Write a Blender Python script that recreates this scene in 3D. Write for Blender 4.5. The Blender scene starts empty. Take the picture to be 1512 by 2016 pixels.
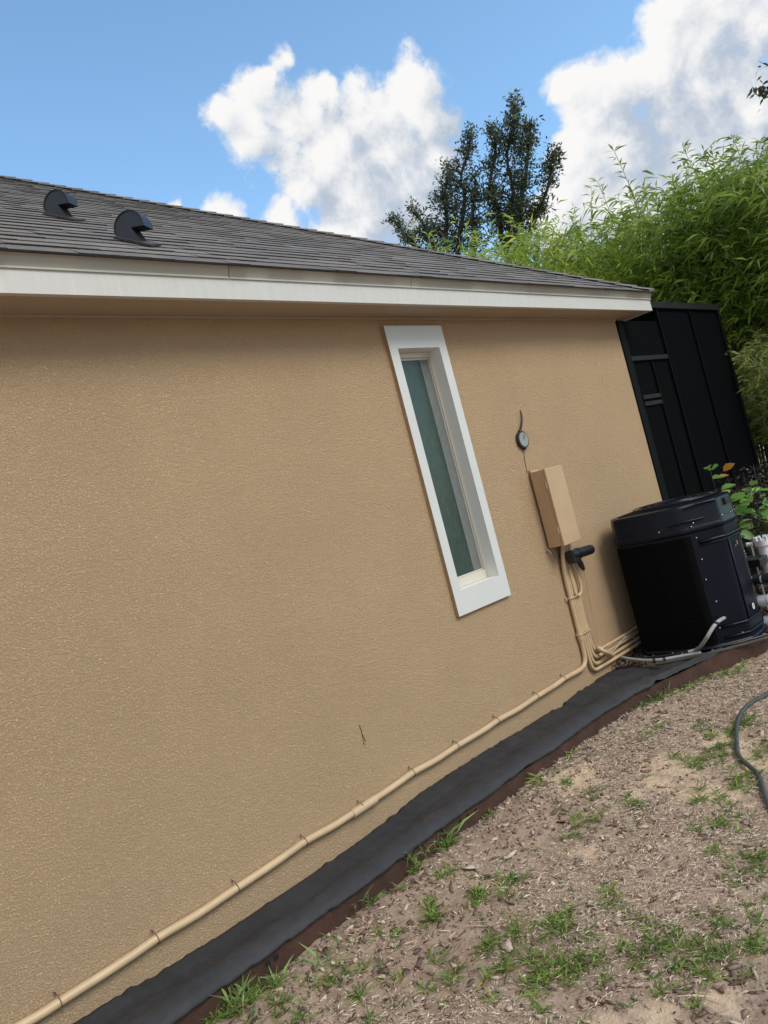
import bpy, math, random
import numpy as np
from mathutils import Vector, Matrix, noise
from mathutils.bvhtree import BVHTree

random.seed(7); rng = np.random.default_rng(11)
S = bpy.context.scene
COL = S.collection

# ------------------------------------------------------------------ camera
F_PX, CX, CY = 1514.0, 756.0, 1008.0            # survey of the photograph (pixels)
def _basis():
    n = np.array([.26, 1.]) / math.hypot(.26, 1)
    R = np.array([n[1], -n[0]])
    vh = np.array([2243 - CX, 638 - CY])
    hd = vh @ n; al = vh @ R
    p = math.atan2(hd, F_PX)
    a = math.atan2(al, F_PX * math.cos(p) + hd * math.sin(p))
    Fh = np.array([math.cos(a), math.sin(a), 0.]); Rr = np.array([math.sin(a), -math.cos(a), 0.]); Z = np.array([0, 0, 1.])
    F = Fh * math.cos(p) + Z * math.sin(p); U = -Fh * math.sin(p) + Z * math.cos(p)
    return n, R, F, Rr, U
_n, _R, _F, _Rr, _U = _basis()
EYE = np.array([0., -2.8, 1.67])
def ray(u, v):
    p = np.array([u - CX, v - CY]); return _F * F_PX + _Rr * (p @ _R) - _U * (p @ _n)
def on_y(u, v, y=0.):                            # point of a surveyed sight line on a plane y = const
    d = ray(u, v); return Vector(EYE + d * ((y - EYE[1]) / d[1]))
def on_z(u, v, z=0.):
    d = ray(u, v); return Vector(EYE + d * ((z - EYE[2]) / d[2]))
def on_x(u, v, x):
    d = ray(u, v); return Vector(EYE + d * ((x - EYE[0]) / d[0]))

cam_d = bpy.data.cameras.new("camera"); cam = bpy.data.objects.new("camera", cam_d); COL.objects.link(cam)
cam_d.sensor_fit = 'VERTICAL'; cam_d.sensor_height = 24.0; cam_d.lens = F_PX / 2016 * 24.0
cam_d.clip_start = 0.05; cam_d.clip_end = 600
ix = Vector(_Rr * _R[0] - _U * _n[0]).normalized(); iz = -Vector(_F).normalized(); iy = iz.cross(ix)
M = Matrix((ix, iy, iz)).transposed().to_4x4(); M.translation = Vector(EYE)
cam.matrix_world = M
S.camera = cam

# ------------------------------------------------------------------ light
SUN_DIR = Vector((0.06, -0.68, 0.66)).normalized()
SKY_STRENGTH = 0.15
SUN_STRENGTH = 1.15
SUN_ANGLE = 28.0
EXPOSURE = 1.08
CLOUD_WHITE = 3.02
S.view_settings.view_transform = 'Standard'; S.view_settings.look = 'None'
S.view_settings.exposure = EXPOSURE; S.view_settings.gamma = 1.0; S.view_settings.use_curve_mapping = False
sd = bpy.data.lights.new("sun", 'SUN'); so = bpy.data.objects.new("sun", sd); COL.objects.link(so)
sd.energy = SUN_STRENGTH; sd.angle = math.radians(SUN_ANGLE); sd.color = (1.0, 0.95, 0.86)
so.rotation_euler = SUN_DIR.to_track_quat('Z', 'Y').to_euler(); so.location = (0, -10, 20)

W = bpy.data.worlds.new("World"); S.world = W; W.use_nodes = True
def build_world():
    nt = W.node_tree; N = nt.nodes; L = nt.links; N.clear()
    out = N.new('ShaderNodeOutputWorld'); bg = N.new('ShaderNodeBackground'); L.new(bg.outputs[0], out.inputs[0])
    sky = N.new('ShaderNodeTexSky'); sky.sky_type = 'NISHITA'; sky.sun_disc = False
    sky.sun_elevation = math.asin(SUN_DIR.z); sky.sun_rotation = math.atan2(SUN_DIR.x, SUN_DIR.y)
    sky.air_density = 1.1; sky.dust_density = 0.8; sky.ozone_density = 3.0
    # density of the cumulus clouds, a function of the direction in the sky
    g = bpy.data.node_groups.new("cloud_density", 'ShaderNodeTree')
    g.interface.new_socket("dir", in_out='INPUT', socket_type='NodeSocketVector')
    g.interface.new_socket("density", in_out='OUTPUT', socket_type='NodeSocketFloat')
    gn, gl = g.nodes, g.links
    gi = gn.new('NodeGroupInput'); go = gn.new('NodeGroupOutput')
    def noise_n(scale, detail, rough, dist=0.0):
        t = gn.new('ShaderNodeTexNoise'); t.inputs['Scale'].default_value = scale; t.inputs['Detail'].default_value = detail
        t.inputs['Roughness'].default_value = rough; t.inputs['Distortion'].default_value = dist
        gl.new(warp.outputs[0], t.inputs['Vector']); return t
    w0 = gn.new('ShaderNodeTexNoise'); w0.inputs['Scale'].default_value = 11; w0.inputs['Detail'].default_value = 5
    gl.new(gi.outputs[0], w0.inputs['Vector'])
    ws = gn.new('ShaderNodeVectorMath'); ws.operation = 'SUBTRACT'; ws.inputs[1].default_value = (.5, .5, .5); gl.new(w0.outputs['Color'], ws.inputs[0])
    wm = gn.new('ShaderNodeVectorMath'); wm.operation = 'SCALE'; wm.inputs['Scale'].default_value = 0.055; gl.new(ws.outputs[0], wm.inputs[0])
    warp = gn.new('ShaderNodeVectorMath'); warp.operation = 'ADD'; gl.new(gi.outputs[0], warp.inputs[0]); gl.new(wm.outputs[0], warp.inputs[1])
    blobs = [(545,120,42),(505,185,68),(440,240,50),(500,275,80),(590,225,90),(640,290,105),(740,235,85),(812,178,72),(840,230,62),
             (790,320,95),(800,410,110),(620,330,85),(690,370,105),(600,370,60),(740,420,95),(560,310,72),(640,190,40),(860,290,50),
             (448,425,48),(545,440,50),(700,470,90),(345,400,22),
             (1125,165,50),(1175,215,78),(1290,65,62),(1330,15,62),(1285,150,85),(1400,60,115),(1490,45,80),(1500,200,130),
             (1355,230,135),(1235,290,105),(1155,330,85),(1400,350,140),(1520,350,110),(1250,410,130),(1120,300,50),(1120,420,90),(1600,150,160),(1650,350,180)]
    last = None
    for (u, v, r) in blobs:
        d = Vector(ray(u, v)).normalized()
        dn = gn.new('ShaderNodeVectorMath'); dn.operation = 'DISTANCE'; gl.new(warp.outputs[0], dn.inputs[0]); dn.inputs[1].default_value = d
        m = gn.new('ShaderNodeMath'); m.operation = 'MULTIPLY_ADD'
        gl.new(dn.outputs['Value'], m.inputs[0]); m.inputs[1].default_value = -1.0 / (r / F_PX); m.inputs[2].default_value = 1.0
        if last is None: last = m
        else:
            x = gn.new('ShaderNodeMath'); x.operation = 'SMOOTH_MAX'; x.inputs[2].default_value = 0.25
            gl.new(last.outputs[0], x.inputs[0]); gl.new(m.outputs[0], x.inputs[1]); last = x
    cl = gn.new('ShaderNodeMath'); cl.operation = 'MAXIMUM'; cl.inputs[1].default_value = -0.9; gl.new(last.outputs[0], cl.inputs[0])
    cl2 = gn.new('ShaderNodeMath'); cl2.operation = 'MULTIPLY_ADD'; cl2.inputs[1].default_value = 1.5; cl2.inputs[2].default_value = .02; gl.new(cl.outputs[0], cl2.inputs[0]); cl3 = gn.new('ShaderNodeMath'); cl3.operation = 'SMOOTH_MIN'; cl3.inputs[1].default_value = 1.25; cl3.inputs[2].default_value = .5; gl.new(cl2.outputs[0], cl3.inputs[0]); cl = cl3
    n1 = noise_n(14, 12, .60); 
    n2 = noise_n(34, 6, .6)
    a1 = gn.new('ShaderNodeMath'); a1.operation = 'MULTIPLY_ADD'; gl.new(n1.outputs[0], a1.inputs[0]); a1.inputs[1].default_value = 2.9; a1.inputs[2].default_value = -1.62
    a2 = gn.new('ShaderNodeMath'); a2.operation = 'MULTIPLY_ADD'; gl.new(n2.outputs[0], a2.inputs[0]); a2.inputs[1].default_value = .75; a2.inputs[2].default_value = -.36
    s1 = gn.new('ShaderNodeMath'); s1.operation = 'ADD'; gl.new(a1.outputs[0], s1.inputs[0]); gl.new(a2.outputs[0], s1.inputs[1])
    s2 = gn.new('ShaderNodeMath'); s2.operation = 'ADD'; gl.new(s1.outputs[0], s2.inputs[0]); gl.new(cl.outputs[0], s2.inputs[1])
    # unseen broken cloud added behind the viewer as neutral fill light
    dt = gn.new('ShaderNodeVectorMath'); dt.operation = 'DOT_PRODUCT'; gl.new(gi.outputs[0], dt.inputs[0]); dt.inputs[1].default_value = Vector((-.80, -.60, .25)).normalized()
    bk = gn.new('ShaderNodeMath'); bk.operation = 'MULTIPLY_ADD'; gl.new(dt.outputs['Value'], bk.inputs[0]); bk.inputs[1].default_value = 2.6; bk.inputs[2].default_value = -.15
    n5 = noise_n(3.2, 6, .55); b5 = gn.new('ShaderNodeMath'); b5.operation = 'MULTIPLY_ADD'; gl.new(n5.outputs[0], b5.inputs[0]); b5.inputs[1].default_value = 3.0; b5.inputs[2].default_value = -1.5
    b6 = gn.new('ShaderNodeMath'); b6.operation = 'ADD'; gl.new(b5.outputs[0], b6.inputs[0]); gl.new(bk.outputs[0], b6.inputs[1])
    mxx = gn.new('ShaderNodeMath'); mxx.operation = 'MAXIMUM'; gl.new(s2.outputs[0], mxx.inputs[0]); gl.new(b6.outputs[0], mxx.inputs[1])
    gl.new(mxx.outputs[0], go.inputs[0])
    tc = N.new('ShaderNodeTexCoord')
    nm = N.new('ShaderNodeVectorMath'); nm.operation = 'NORMALIZE'; L.new(tc.outputs['Generated'], nm.inputs[0])
    d0 = N.new('ShaderNodeGroup'); d0.node_tree = g; L.new(nm.outputs[0], d0.inputs[0])
    off = N.new('ShaderNodeVectorMath'); off.operation = 'ADD'; off.inputs[1].default_value = (-0.014, 0.014, 0.022); L.new(nm.outputs[0], off.inputs[0])
    d1 = N.new('ShaderNodeGroup'); d1.node_tree = g; L.new(off.outputs[0], d1.inputs[0])
    al = N.new('ShaderNodeMapRange'); al.interpolation_type = 'SMOOTHSTEP'; al.inputs['From Min'].default_value = -0.05; al.inputs['From Max'].default_value = 0.60
    L.new(d0.outputs[0], al.inputs['Value'])
    df = N.new('ShaderNodeMath'); df.operation = 'SUBTRACT'; L.new(d0.outputs[0], df.inputs[0]); L.new(d1.outputs[0], df.inputs[1])
    off2 = N.new('ShaderNodeVectorMath'); off2.operation = 'ADD'; off2.inputs[1].default_value = (-0.040, 0.040, 0.060); L.new(nm.outputs[0], off2.inputs[0])
    d2 = N.new('ShaderNodeGroup'); d2.node_tree = g; L.new(off2.outputs[0], d2.inputs[0])
    df2 = N.new('ShaderNodeMath'); df2.operation = 'SUBTRACT'; L.new(d0.outputs[0], df2.inputs[0]); L.new(d2.outputs[0], df2.inputs[1])
    df2c = N.new('ShaderNodeClamp'); df2c.inputs['Min'].default_value = -.9; df2c.inputs['Max'].default_value = .9; L.new(df2.outputs[0], df2c.inputs[0])
    dsum = N.new('ShaderNodeMath'); dsum.operation = 'MULTIPLY_ADD'; L.new(df2c.outputs[0], dsum.inputs[0]); dsum.inputs[1].default_value = .65; L.new(df.outputs[0], dsum.inputs[2]); df = dsum
    sh = N.new('ShaderNodeMapRange'); sh.interpolation_type = 'SMOOTHSTEP'; sh.inputs['From Min'].default_value = -0.70; sh.inputs['From Max'].default_value = 1.30
    L.new(df.outputs[0], sh.inputs['Value'])
    cc = N.new('ShaderNodeMixRGB'); cc.inputs[1].default_value = (.50, .58, .70, 1); cc.inputs[2].default_value = (1.0, .99, .98, 1)
    L.new(sh.outputs[0], cc.inputs[0])
    cs = N.new('ShaderNodeVectorMath'); cs.operation = 'SCALE'; cs.inputs['Scale'].default_value = CLOUD_WHITE; L.new(cc.outputs[0], cs.inputs[0])
    mx = N.new('ShaderNodeMixRGB'); tn = N.new('ShaderNodeVectorMath'); tn.operation = 'MULTIPLY'; tn.inputs[1].default_value = (.74, .84, .82); L.new(sky.outputs[0], tn.inputs[0]); L.new(al.outputs[0], mx.inputs[0]); L.new(tn.outputs[0], mx.inputs[1]); L.new(cs.outputs[0], mx.inputs[2])
    L.new(mx.outputs[0], bg.inputs[0]); bg.inputs[1].default_value = SKY_STRENGTH
build_world()

# ------------------------------------------------------------------ helpers
def tag(o, label=None, cat=None, group=None, kind=None):
    if label: o['label'] = label
    if cat: o['category'] = cat
    if group: o['group'] = group
    if kind: o['kind'] = kind
    return o
def empty(name, loc=(0, 0, 0), label=None, cat=None, group=None):
    o = bpy.data.objects.new(name, None); COL.objects.link(o); o.location = loc; o.empty_display_size = .1
    return tag(o, label, cat, group)
class MB:
    def __init__(s): s.v = []; s.f = []; s.c = []; s.m = []
    def add(s, vs, fs, col=None, mi=0):
        k = len(s.v); s.v += [tuple(v) for v in vs]
        for f in fs:
            s.f.append(tuple(i + k for i in f)); s.c.append(col); s.m.append(mi)
    def box(s, x0, x1, y0, y1, z0, z1, col=None, mi=0, skip=()):
        vs = [(x0,y0,z0),(x1,y0,z0),(x1,y1,z0),(x0,y1,z0),(x0,y0,z1),(x1,y0,z1),(x1,y1,z1),(x0,y1,z1)]
        fs = {'b':(0,3,2,1),'t':(4,5,6,7),'f':(0,1,5,4),'r':(1,2,6,5),'k':(2,3,7,6),'l':(3,0,4,7)}
        s.add(vs, [q for k_, q in fs.items() if k_ not in skip], col, mi)
    def prism(s, A, B, w, h, up=(0, 0, 1)):       # a bar from A to B
        A, B = Vector(A), Vector(B); d = (B - A).normalized(); sx = d.cross(Vector(up))
        if sx.length < 1e-4: sx = d.cross(Vector((1, 0, 0)))
        sx.normalize(); sy = sx.cross(d)
        vs = []
        for P in (A, B):
            for a, b in ((-1,-1),(1,-1),(1,1),(-1,1)): vs.append(P + sx * a * w / 2 + sy * b * h / 2)
        s.add(vs, [(0,1,2,3),(7,6,5,4),(0,4,5,1),(1,5,6,2),(2,6,7,3),(3,7,4,0)])
    def tube(s, pts, r, n=12, smooth=0, caps=True, mi=0, col=None):
        P = [Vector(p) for p in pts]
        for _ in range(smooth):
            Q = [P[0]]
            for a, b in zip(P[:-1], P[1:]): Q += [a.lerp(b, .25), a.lerp(b, .75)]
            Q.append(P[-1]); P = Q
        rs = r if callable(r) else (lambda t: r)
        T = []
        for i in range(len(P)):
            a = P[max(i - 1, 0)]; b = P[min(i + 1, len(P) - 1)]; T.append((b - a).normalized())
        nrm = T[0].orthogonal().normalized(); vs = []; 
        for i, (p, t) in enumerate(zip(P, T)):
            nrm = (nrm - t * nrm.dot(t)).normalized(); b = t.cross(nrm); rr = rs(i / (len(P) - 1))
            for k in range(n):
                a = 2 * math.pi * k / n; vs.append(p + nrm * math.cos(a) * rr + b * math.sin(a) * rr)
        fs = []
        for i in range(len(P) - 1):
            for k in range(n):
                k2 = (k + 1) % n; fs.append((i*n+k, i*n+k2, (i+1)*n+k2, (i+1)*n+k))
        if caps: fs.append(tuple(range(n - 1, -1, -1))); fs.append(tuple((len(P)-1)*n + k for k in range(n)))
        s.add(vs, fs, col, mi)
    def loft(s, rings, cap0=True, cap1=True, mi=0):
        n = len(rings[0]); vs = [p for r in rings for p in r]; fs = []
        for i in range(len(rings) - 1):
            for k in range(n):
                k2 = (k + 1) % n; fs.append((i*n+k, i*n+k2, (i+1)*n+k2, (i+1)*n+k))
        if cap0: fs.append(tuple(range(n - 1, -1, -1)))
        if cap1: fs.append(tuple((len(rings)-1)*n + k for k in range(n)))
        s.add(vs, fs, None, mi)
    def ball(s, c, r, n=8, sc=(1,1,1), mi=0):
        rings = []
        for i in range(1, n):
            a = math.pi * i / n
            rings.append([Vector(c) + Vector((math.sin(a)*math.cos(b)*r*sc[0], math.sin(a)*math.sin(b)*r*sc[1], -math.cos(a)*r*sc[2])) for b in [2*math.pi*k/(n+2) for k in range(n+2)]])
        s.loft(rings, mi=mi)
    def build(s, name, mats, parent=None, smooth=False, bevel=0, auto=None, solid=0):
        me = bpy.data.meshes.new(name); me.from_pydata(s.v, [], s.f)
        if not isinstance(mats, (list, tuple)): mats = [mats]
        for m in mats: me.materials.append(m)
        if len(mats) > 1: me.polygons.foreach_set('material_index', s.m)
        if any(c is not None for c in s.c):
            at = me.color_attributes.new('tint', 'FLOAT_COLOR', 'CORNER'); cs = []
            for f, c in zip(s.f, s.c): cs += list((*(c or (1,1,1)), 1)) * len(f)
            at.data.foreach_set('color', cs)
        if smooth or auto: me.polygons.foreach_set('use_smooth', [True] * len(me.polygons))
        me.update()
        if auto: me.set_sharp_from_angle(angle=math.radians(auto))
        o = bpy.data.objects.new(name, me); COL.objects.link(o)
        if parent is not None:
            o.parent = parent; o.matrix_parent_inverse = Matrix.Translation(-world_loc(parent))
        if bevel:
            b = o.modifiers.new('bevel', 'BEVEL'); b.width = bevel; b.segments = 2; b.limit_method = 'ANGLE'; b.angle_limit = math.radians(40)
        if solid:
            b = o.modifiers.new('solid', 'SOLIDIFY'); b.thickness = solid; b.offset = -1
        return o
def world_loc(o):
    p = o.location.copy(); q = o.parent
    while q: p += q.location; q = q.parent
    # meshes under a parent are authored in world coordinates
    return p if o.type == 'EMPTY' else (world_loc(o.parent) - world_loc(o.parent) if o.parent else o.location)
def rootpos(o):                      # world translation of an object, parents resolved
    m = o.matrix_local if o.parent is None else None
    return m
def fast_mesh(name, V, T, mats, cols=None, parent=None, smooth=False, matidx=None):
    """V (n,3), T (m,3) triangles, cols (m,3)"""
    V = np.asarray(V, np.float32); T = np.asarray(T, np.int32)
    me = bpy.data.meshes.new(name); me.vertices.add(len(V)); me.vertices.foreach_set('co', V.ravel())
    me.loops.add(T.size); me.loops.foreach_set('vertex_index', T.ravel())
    me.polygons.add(len(T)); me.polygons.foreach_set('loop_start', np.arange(0, T.size, 3, dtype=np.int32))
    me.polygons.foreach_set('loop_total', np.full(len(T), 3, np.int32))
    if not isinstance(mats, (list, tuple)): mats = [mats]
    for m in mats: me.materials.append(m)
    if matidx is not None: me.polygons.foreach_set('material_index', np.asarray(matidx, np.int32))
    if smooth: me.polygons.foreach_set('use_smooth', np.ones(len(T), bool))
    if cols is not None:
        at = me.color_attributes.new('tint', 'FLOAT_COLOR', 'CORNER')
        c = np.concatenate([np.repeat(np.asarray(cols, np.float32), 3, 0), np.ones((T.size, 1), np.float32)], 1)
        at.data.foreach_set('color', c.ravel())
    me.update(calc_edges=True); me.validate()
    o = bpy.data.objects.new(name, me); COL.objects.link(o)
    if parent is not None:
        o.parent = parent; o.matrix_parent_inverse = Matrix.Translation(-world_loc(parent))
    return o
def unit(a): return a / (np.linalg.norm(a, axis=-1, keepdims=True) + 1e-9)
def leaves(P, D, Lg, Wd, fold=.35, droop=.15, at=.38):
    """lance-shaped leaves: two triangles each, base P, direction D"""
    P = np.asarray(P); D = unit(np.asarray(D)); n = len(P)
    r = rng.normal(size=(n, 3)); r[:, 2] += .9
    side = unit(np.cross(D, r)); nr = np.cross(side, D)
    Lg = np.broadcast_to(Lg, (n,))[:, None]; Wd = np.broadcast_to(Wd, (n,))[:, None]
    mid = P + D * Lg * at
    A = P; B = mid + side * Wd / 2 + nr * Wd * fold * .3; C_ = mid - side * Wd / 2 + nr * Wd * fold * .3
    T_ = P + D * Lg; T_[:, 2] -= (Lg * droop)[:, 0]
    V = np.stack([A, B, C_, T_], 1).reshape(-1, 3)
    i = np.arange(n)[:, None] * 4
    T = np.stack([i + [0, 1, 2], i + [2, 1, 3]], 1).reshape(-1, 3)
    return V, T
def round_leaves(P, D, Lg, Wd):
    P = np.asarray(P); D = unit(np.asarray(D)); n = len(P); r = rng.normal(size=(n, 3)) * .45; r[:, 2] += 1.
    side = unit(np.cross(D, r)); nr = np.cross(side, D); L_ = np.asarray(Lg)[:, None]; W_ = np.asarray(Wd)[:, None]
    def q(t, w, up): return P + D * L_ * t + side * W_ * w + nr * W_ * up - np.array((0, 0, 1)) * L_ * .22 * t * t
    V = np.stack([P, q(.22, .38, .10), q(.22, -.38, .10), q(.5, .52, .10), q(.5, -.52, .10), q(.78, .30, .06), q(.78, -.30, .06), q(1, 0, 0), q(.35, 0, 0), q(.65, 0, 0)], 1).reshape(-1, 3)
    i = np.arange(n)[:, None] * 10
    T = np.stack([i + t for t in ([0,1,8],[0,8,2],[1,3,8],[8,4,2],[3,9,8],[8,9,4],[3,5,9],[9,6,4],[5,7,9],[9,7,6])], 1).reshape(-1, 3)
    return V, T
def mat(name, base=(.5,.5,.5), rough=.6, metal=0, spec=.5, var=0, vscale=6, bump=0, bscale=40, bdetail=4, attr=False, transl=0, alpha=1, bdist=.01, stretch=None):
    m = bpy.data.materials.new(name); m.use_nodes = True; nt = m.node_tree; N = nt.nodes; L = nt.links
    b = N['Principled BSDF']; b.inputs['Roughness'].default_value = rough; b.inputs['Metallic'].default_value = metal
    b.inputs['Specular IOR Level'].default_value = spec; b.inputs['Base Color'].default_value = (*base, 1)
    src = None
    tc = N.new('ShaderNodeTexCoord'); vec = tc.outputs['Object']
    if stretch:
        mp = N.new('ShaderNodeMapping'); mp.inputs['Scale'].default_value = stretch; L.new(vec, mp.inputs[0]); vec = mp.outputs[0]
    if attr:
        a = N.new('ShaderNodeAttribute'); a.attribute_name = 'tint'
        mu = N.new('ShaderNodeMixRGB'); mu.blend_type = 'MULTIPLY'; mu.inputs[0].default_value = 1; mu.inputs[1].default_value = (*base, 1)
        L.new(a.outputs['Color'], mu.inputs[2]); src = mu.outputs[0]
    if var:
        t = N.new('ShaderNodeTexNoise'); t.inputs['Scale'].default_value = vscale; t.inputs['Detail'].default_value = 6; t.inputs['Roughness'].default_value = .6
        L.new(vec, t.inputs['Vector'])
        r = N.new('ShaderNodeMapRange'); r.inputs['From Min'].default_value = .3; r.inputs['From Max'].default_value = .7
        r.inputs['To Min'].default_value = 1 - var; r.inputs['To Max'].default_value = 1 + var; L.new(t.outputs[0], r.inputs[0])
        v = N.new('ShaderNodeVectorMath'); v.operation = 'SCALE'; L.new(r.outputs[0], v.inputs['Scale'])
        if src: L.new(src, v.inputs[0])
        else: v.inputs[0].default_value = base
        src = v.outputs[0]
    if src: L.new(src, b.inputs['Base Color'])
    if bump:
        t = N.new('ShaderNodeTexNoise'); t.inputs['Scale'].default_value = bscale; t.inputs['Detail'].default_value = bdetail; L.new(vec, t.inputs['Vector'])
        bp = N.new('ShaderNodeBump'); bp.inputs['Strength'].default_value = bump; bp.inputs['Distance'].default_value = bdist
        L.new(t.outputs[0], bp.inputs['Height']); L.new(bp.outputs[0], b.inputs['Normal'])
    outp = N['Material Output']
    if transl:
        tr = N.new('ShaderNodeBsdfTranslucent'); mx = N.new('ShaderNodeMixShader'); mx.inputs[0].default_value = transl
        if src:
            hs = N.new('ShaderNodeHueSaturation'); hs.inputs['Value'].default_value = 1.35; L.new(src, hs.inputs['Color']); L.new(hs.outputs[0], tr.inputs[0])
        else: tr.inputs[0].default_value = (*base, 1)
        L.new(b.outputs[0], mx.inputs[1]); L.new(tr.outputs[0], mx.inputs[2]); L.new(mx.outputs[0], outp.inputs[0])
    if alpha < 1:
        tr = N.new('ShaderNodeBsdfTransparent'); mx = N.new('ShaderNodeMixShader'); mx.inputs[0].default_value = alpha
        L.new(tr.outputs[0], mx.inputs[1]); L.new(b.outputs[0], mx.inputs[2]); L.new(mx.outputs[0], outp.inputs[0])
    return m

# ------------------------------------------------------------------ materials
def stucco_mat(name, base, strength=.75, smoothb=0):
    m = bpy.data.materials.new(name); m.use_nodes = True; nt = m.node_tree; N = nt.nodes; L = nt.links
    b = N['Principled BSDF']; b.inputs['Roughness'].default_value = .95; b.inputs['Specular IOR Level'].default_value = .12
    tc = N.new('ShaderNodeTexCoord')
    def nz(sc, de, ro=.5, di=0.):
        t = N.new('ShaderNodeTexNoise'); t.inputs['Scale'].default_value = sc; t.inputs['Detail'].default_value = de
        t.inputs['Roughness'].default_value = ro; t.inputs['Distortion'].default_value = di; L.new(tc.outputs['Object'], t.inputs['Vector']); return t
    n1 = nz(138, 4, .66, 1.1); n2 = nz(300, 2, .5, .4); n3 = nz(1.3, 4, .6); n4 = nz(24, 3, .6)
    r1 = N.new('ShaderNodeMapRange'); r1.interpolation_type = 'SMOOTHSTEP'; r1.inputs['From Min'].default_value = .30; r1.inputs['From Max'].default_value = .70; L.new(n1.outputs[0], r1.inputs[0])
    ad = N.new('ShaderNodeMath'); ad.operation = 'MULTIPLY_ADD'; L.new(n2.outputs[0], ad.inputs[0]); ad.inputs[1].default_value = .55; L.new(r1.outputs[0], ad.inputs[2])
    ad2 = N.new('ShaderNodeMath'); ad2.operation = 'MULTIPLY_ADD'; L.new(n4.outputs[0], ad2.inputs[0]); ad2.inputs[1].default_value = .9; L.new(ad.outputs[0], ad2.inputs[2])
    bp = N.new('ShaderNodeBump'); bp.inputs['Strength'].default_value = strength; bp.inputs['Distance'].default_value = .0062
    L.new(ad2.outputs[0], bp.inputs['Height']); L.new(bp.outputs[0], b.inputs['Normal'])
    mr = N.new('ShaderNodeMapRange'); mr.inputs['From Min'].default_value = .3; mr.inputs['From Max'].default_value = .7; mr.inputs['To Min'].default_value = .95; mr.inputs['To Max'].default_value = 1.05; L.new(n3.outputs[0], mr.inputs[0])
    mr2 = N.new('ShaderNodeMapRange'); mr2.inputs['To Min'].default_value = .89; mr2.inputs['To Max'].default_value = 1.05; L.new(r1.outputs[0], mr2.inputs[0])
    mm = N.new('ShaderNodeMath'); mm.operation = 'MULTIPLY'; L.new(mr.outputs[0], mm.inputs[0]); L.new(mr2.outputs[0], mm.inputs[1])
    v = N.new('ShaderNodeVectorMath'); v.operation = 'SCALE'; v.inputs[0].default_value = base; L.new(mm.outputs[0], v.inputs['Scale'])
    L.new(v.outputs[0], b.inputs['Base Color'])
    return m
M_STUCCO = stucco_mat('tan_stucco', (.70, .498, .303), 1.0)
M_TRIM = mat('white_trim', (.61, .625, .60), .55, var=.03, vscale=5, bump=.12, bscale=220, bdist=.002)
M_FASCIA = mat('white_fascia', (.56, .55, .51), .45, var=.05, vscale=5, stretch=(8, 1, 1))
M_FASCIA2 = mat('shaded_drip_edge', (.42, .405, .345), .45, var=.05, vscale=3)  # base darkened for the shade on the strip's outward slant
M_SHINGLE = mat('grey_brown_shingle', (.19, .175, .162), .9, attr=True, var=.22, vscale=70, bump=.5, bscale=350, bdist=.003, spec=.25)
M_VENT = mat('black_vent_metal', (.018, .024, .034), .42, var=.15, vscale=10)
M_DARK = mat('dark_void', (.006, .006, .006), .9)
M_SASH = mat('cream_sash', (.60, .57, .49), .4)
M_BOX = mat('tan_painted_metal', (.48, .335, .195), .45, var=.06, vscale=7, bump=.06, bscale=60, bdist=.002)
M_PIPE = mat('tan_painted_conduit', (.54, .395, .235), .42, var=.10, vscale=9)
M_WIRE = mat('dark_wire', (.03, .022, .018), .6)
M_BRASSW = mat('rusty_clip', (.10, .05, .03), .7)
M_BLACKP = mat('black_plastic', (.012, .013, .015), .38)
M_GREYP = mat('grey_conduit', (.34, .36, .36), .45, var=.10, vscale=14)
M_STEEL = mat('screw_steel', (.6, .62, .64), .3, metal=1)
M_WHITEP = mat('white_pvc', (.78, .79, .80), .35, var=.04, vscale=9)
M_FABRIC = mat('landscape_fabric', (.032, .033, .036), .72, var=.22, vscale=5, bump=.7, bscale=24, bdetail=7, bdist=.010, spec=.38)
M_BOARD = mat('rust_brown_edging', (.058, .026, .017), .62, var=.35, vscale=9, bump=.3, bscale=50)
M_FRAME = mat('dark_bronze_frame', (.003, .0035, .004), .6, spec=.12)
M_RAIL = mat('grey_rail', (.008, .0105, .0105), .55, spec=.3)
M_EDGEP = mat('dark_grey_post', (.003, .0036, .0045), .6, spec=.12)
M_HOSE = mat('dark_grey_hose', (.055, .062, .062), .5, var=.25, vscale=14)
M_CULM = mat('bamboo_culm', (.32, .32, .20), .5, var=.3, vscale=4)
M_BARK = mat('grey_bark', (.07, .062, .05), .9, var=.3, vscale=10, bump=.6, bscale=30)
M_BLEAF = mat('bamboo_leaf', (1, 1, 1), .42, attr=True, transl=.42, spec=.45)
M_OLEAF = mat('dark_evergreen_leaf', (1, 1, 1), .5, attr=True, transl=.18, spec=.4)
M_GLEAF = mat('broad_leaf', (1, 1, 1), .38, attr=True, transl=.28, spec=.5)
M_GRASS = mat('grass_blade', (1, 1, 1), .6, attr=True, transl=.30, spec=.3)
M_STRAW = mat('dry_straw', (1, 1, 1), .8, attr=True, spec=.2)
M_CHIP = mat('bark_chip', (1, 1, 1), .85, attr=True, var=.3, vscale=60, bump=.5, bscale=120, bdist=.004, spec=.25)
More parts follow.
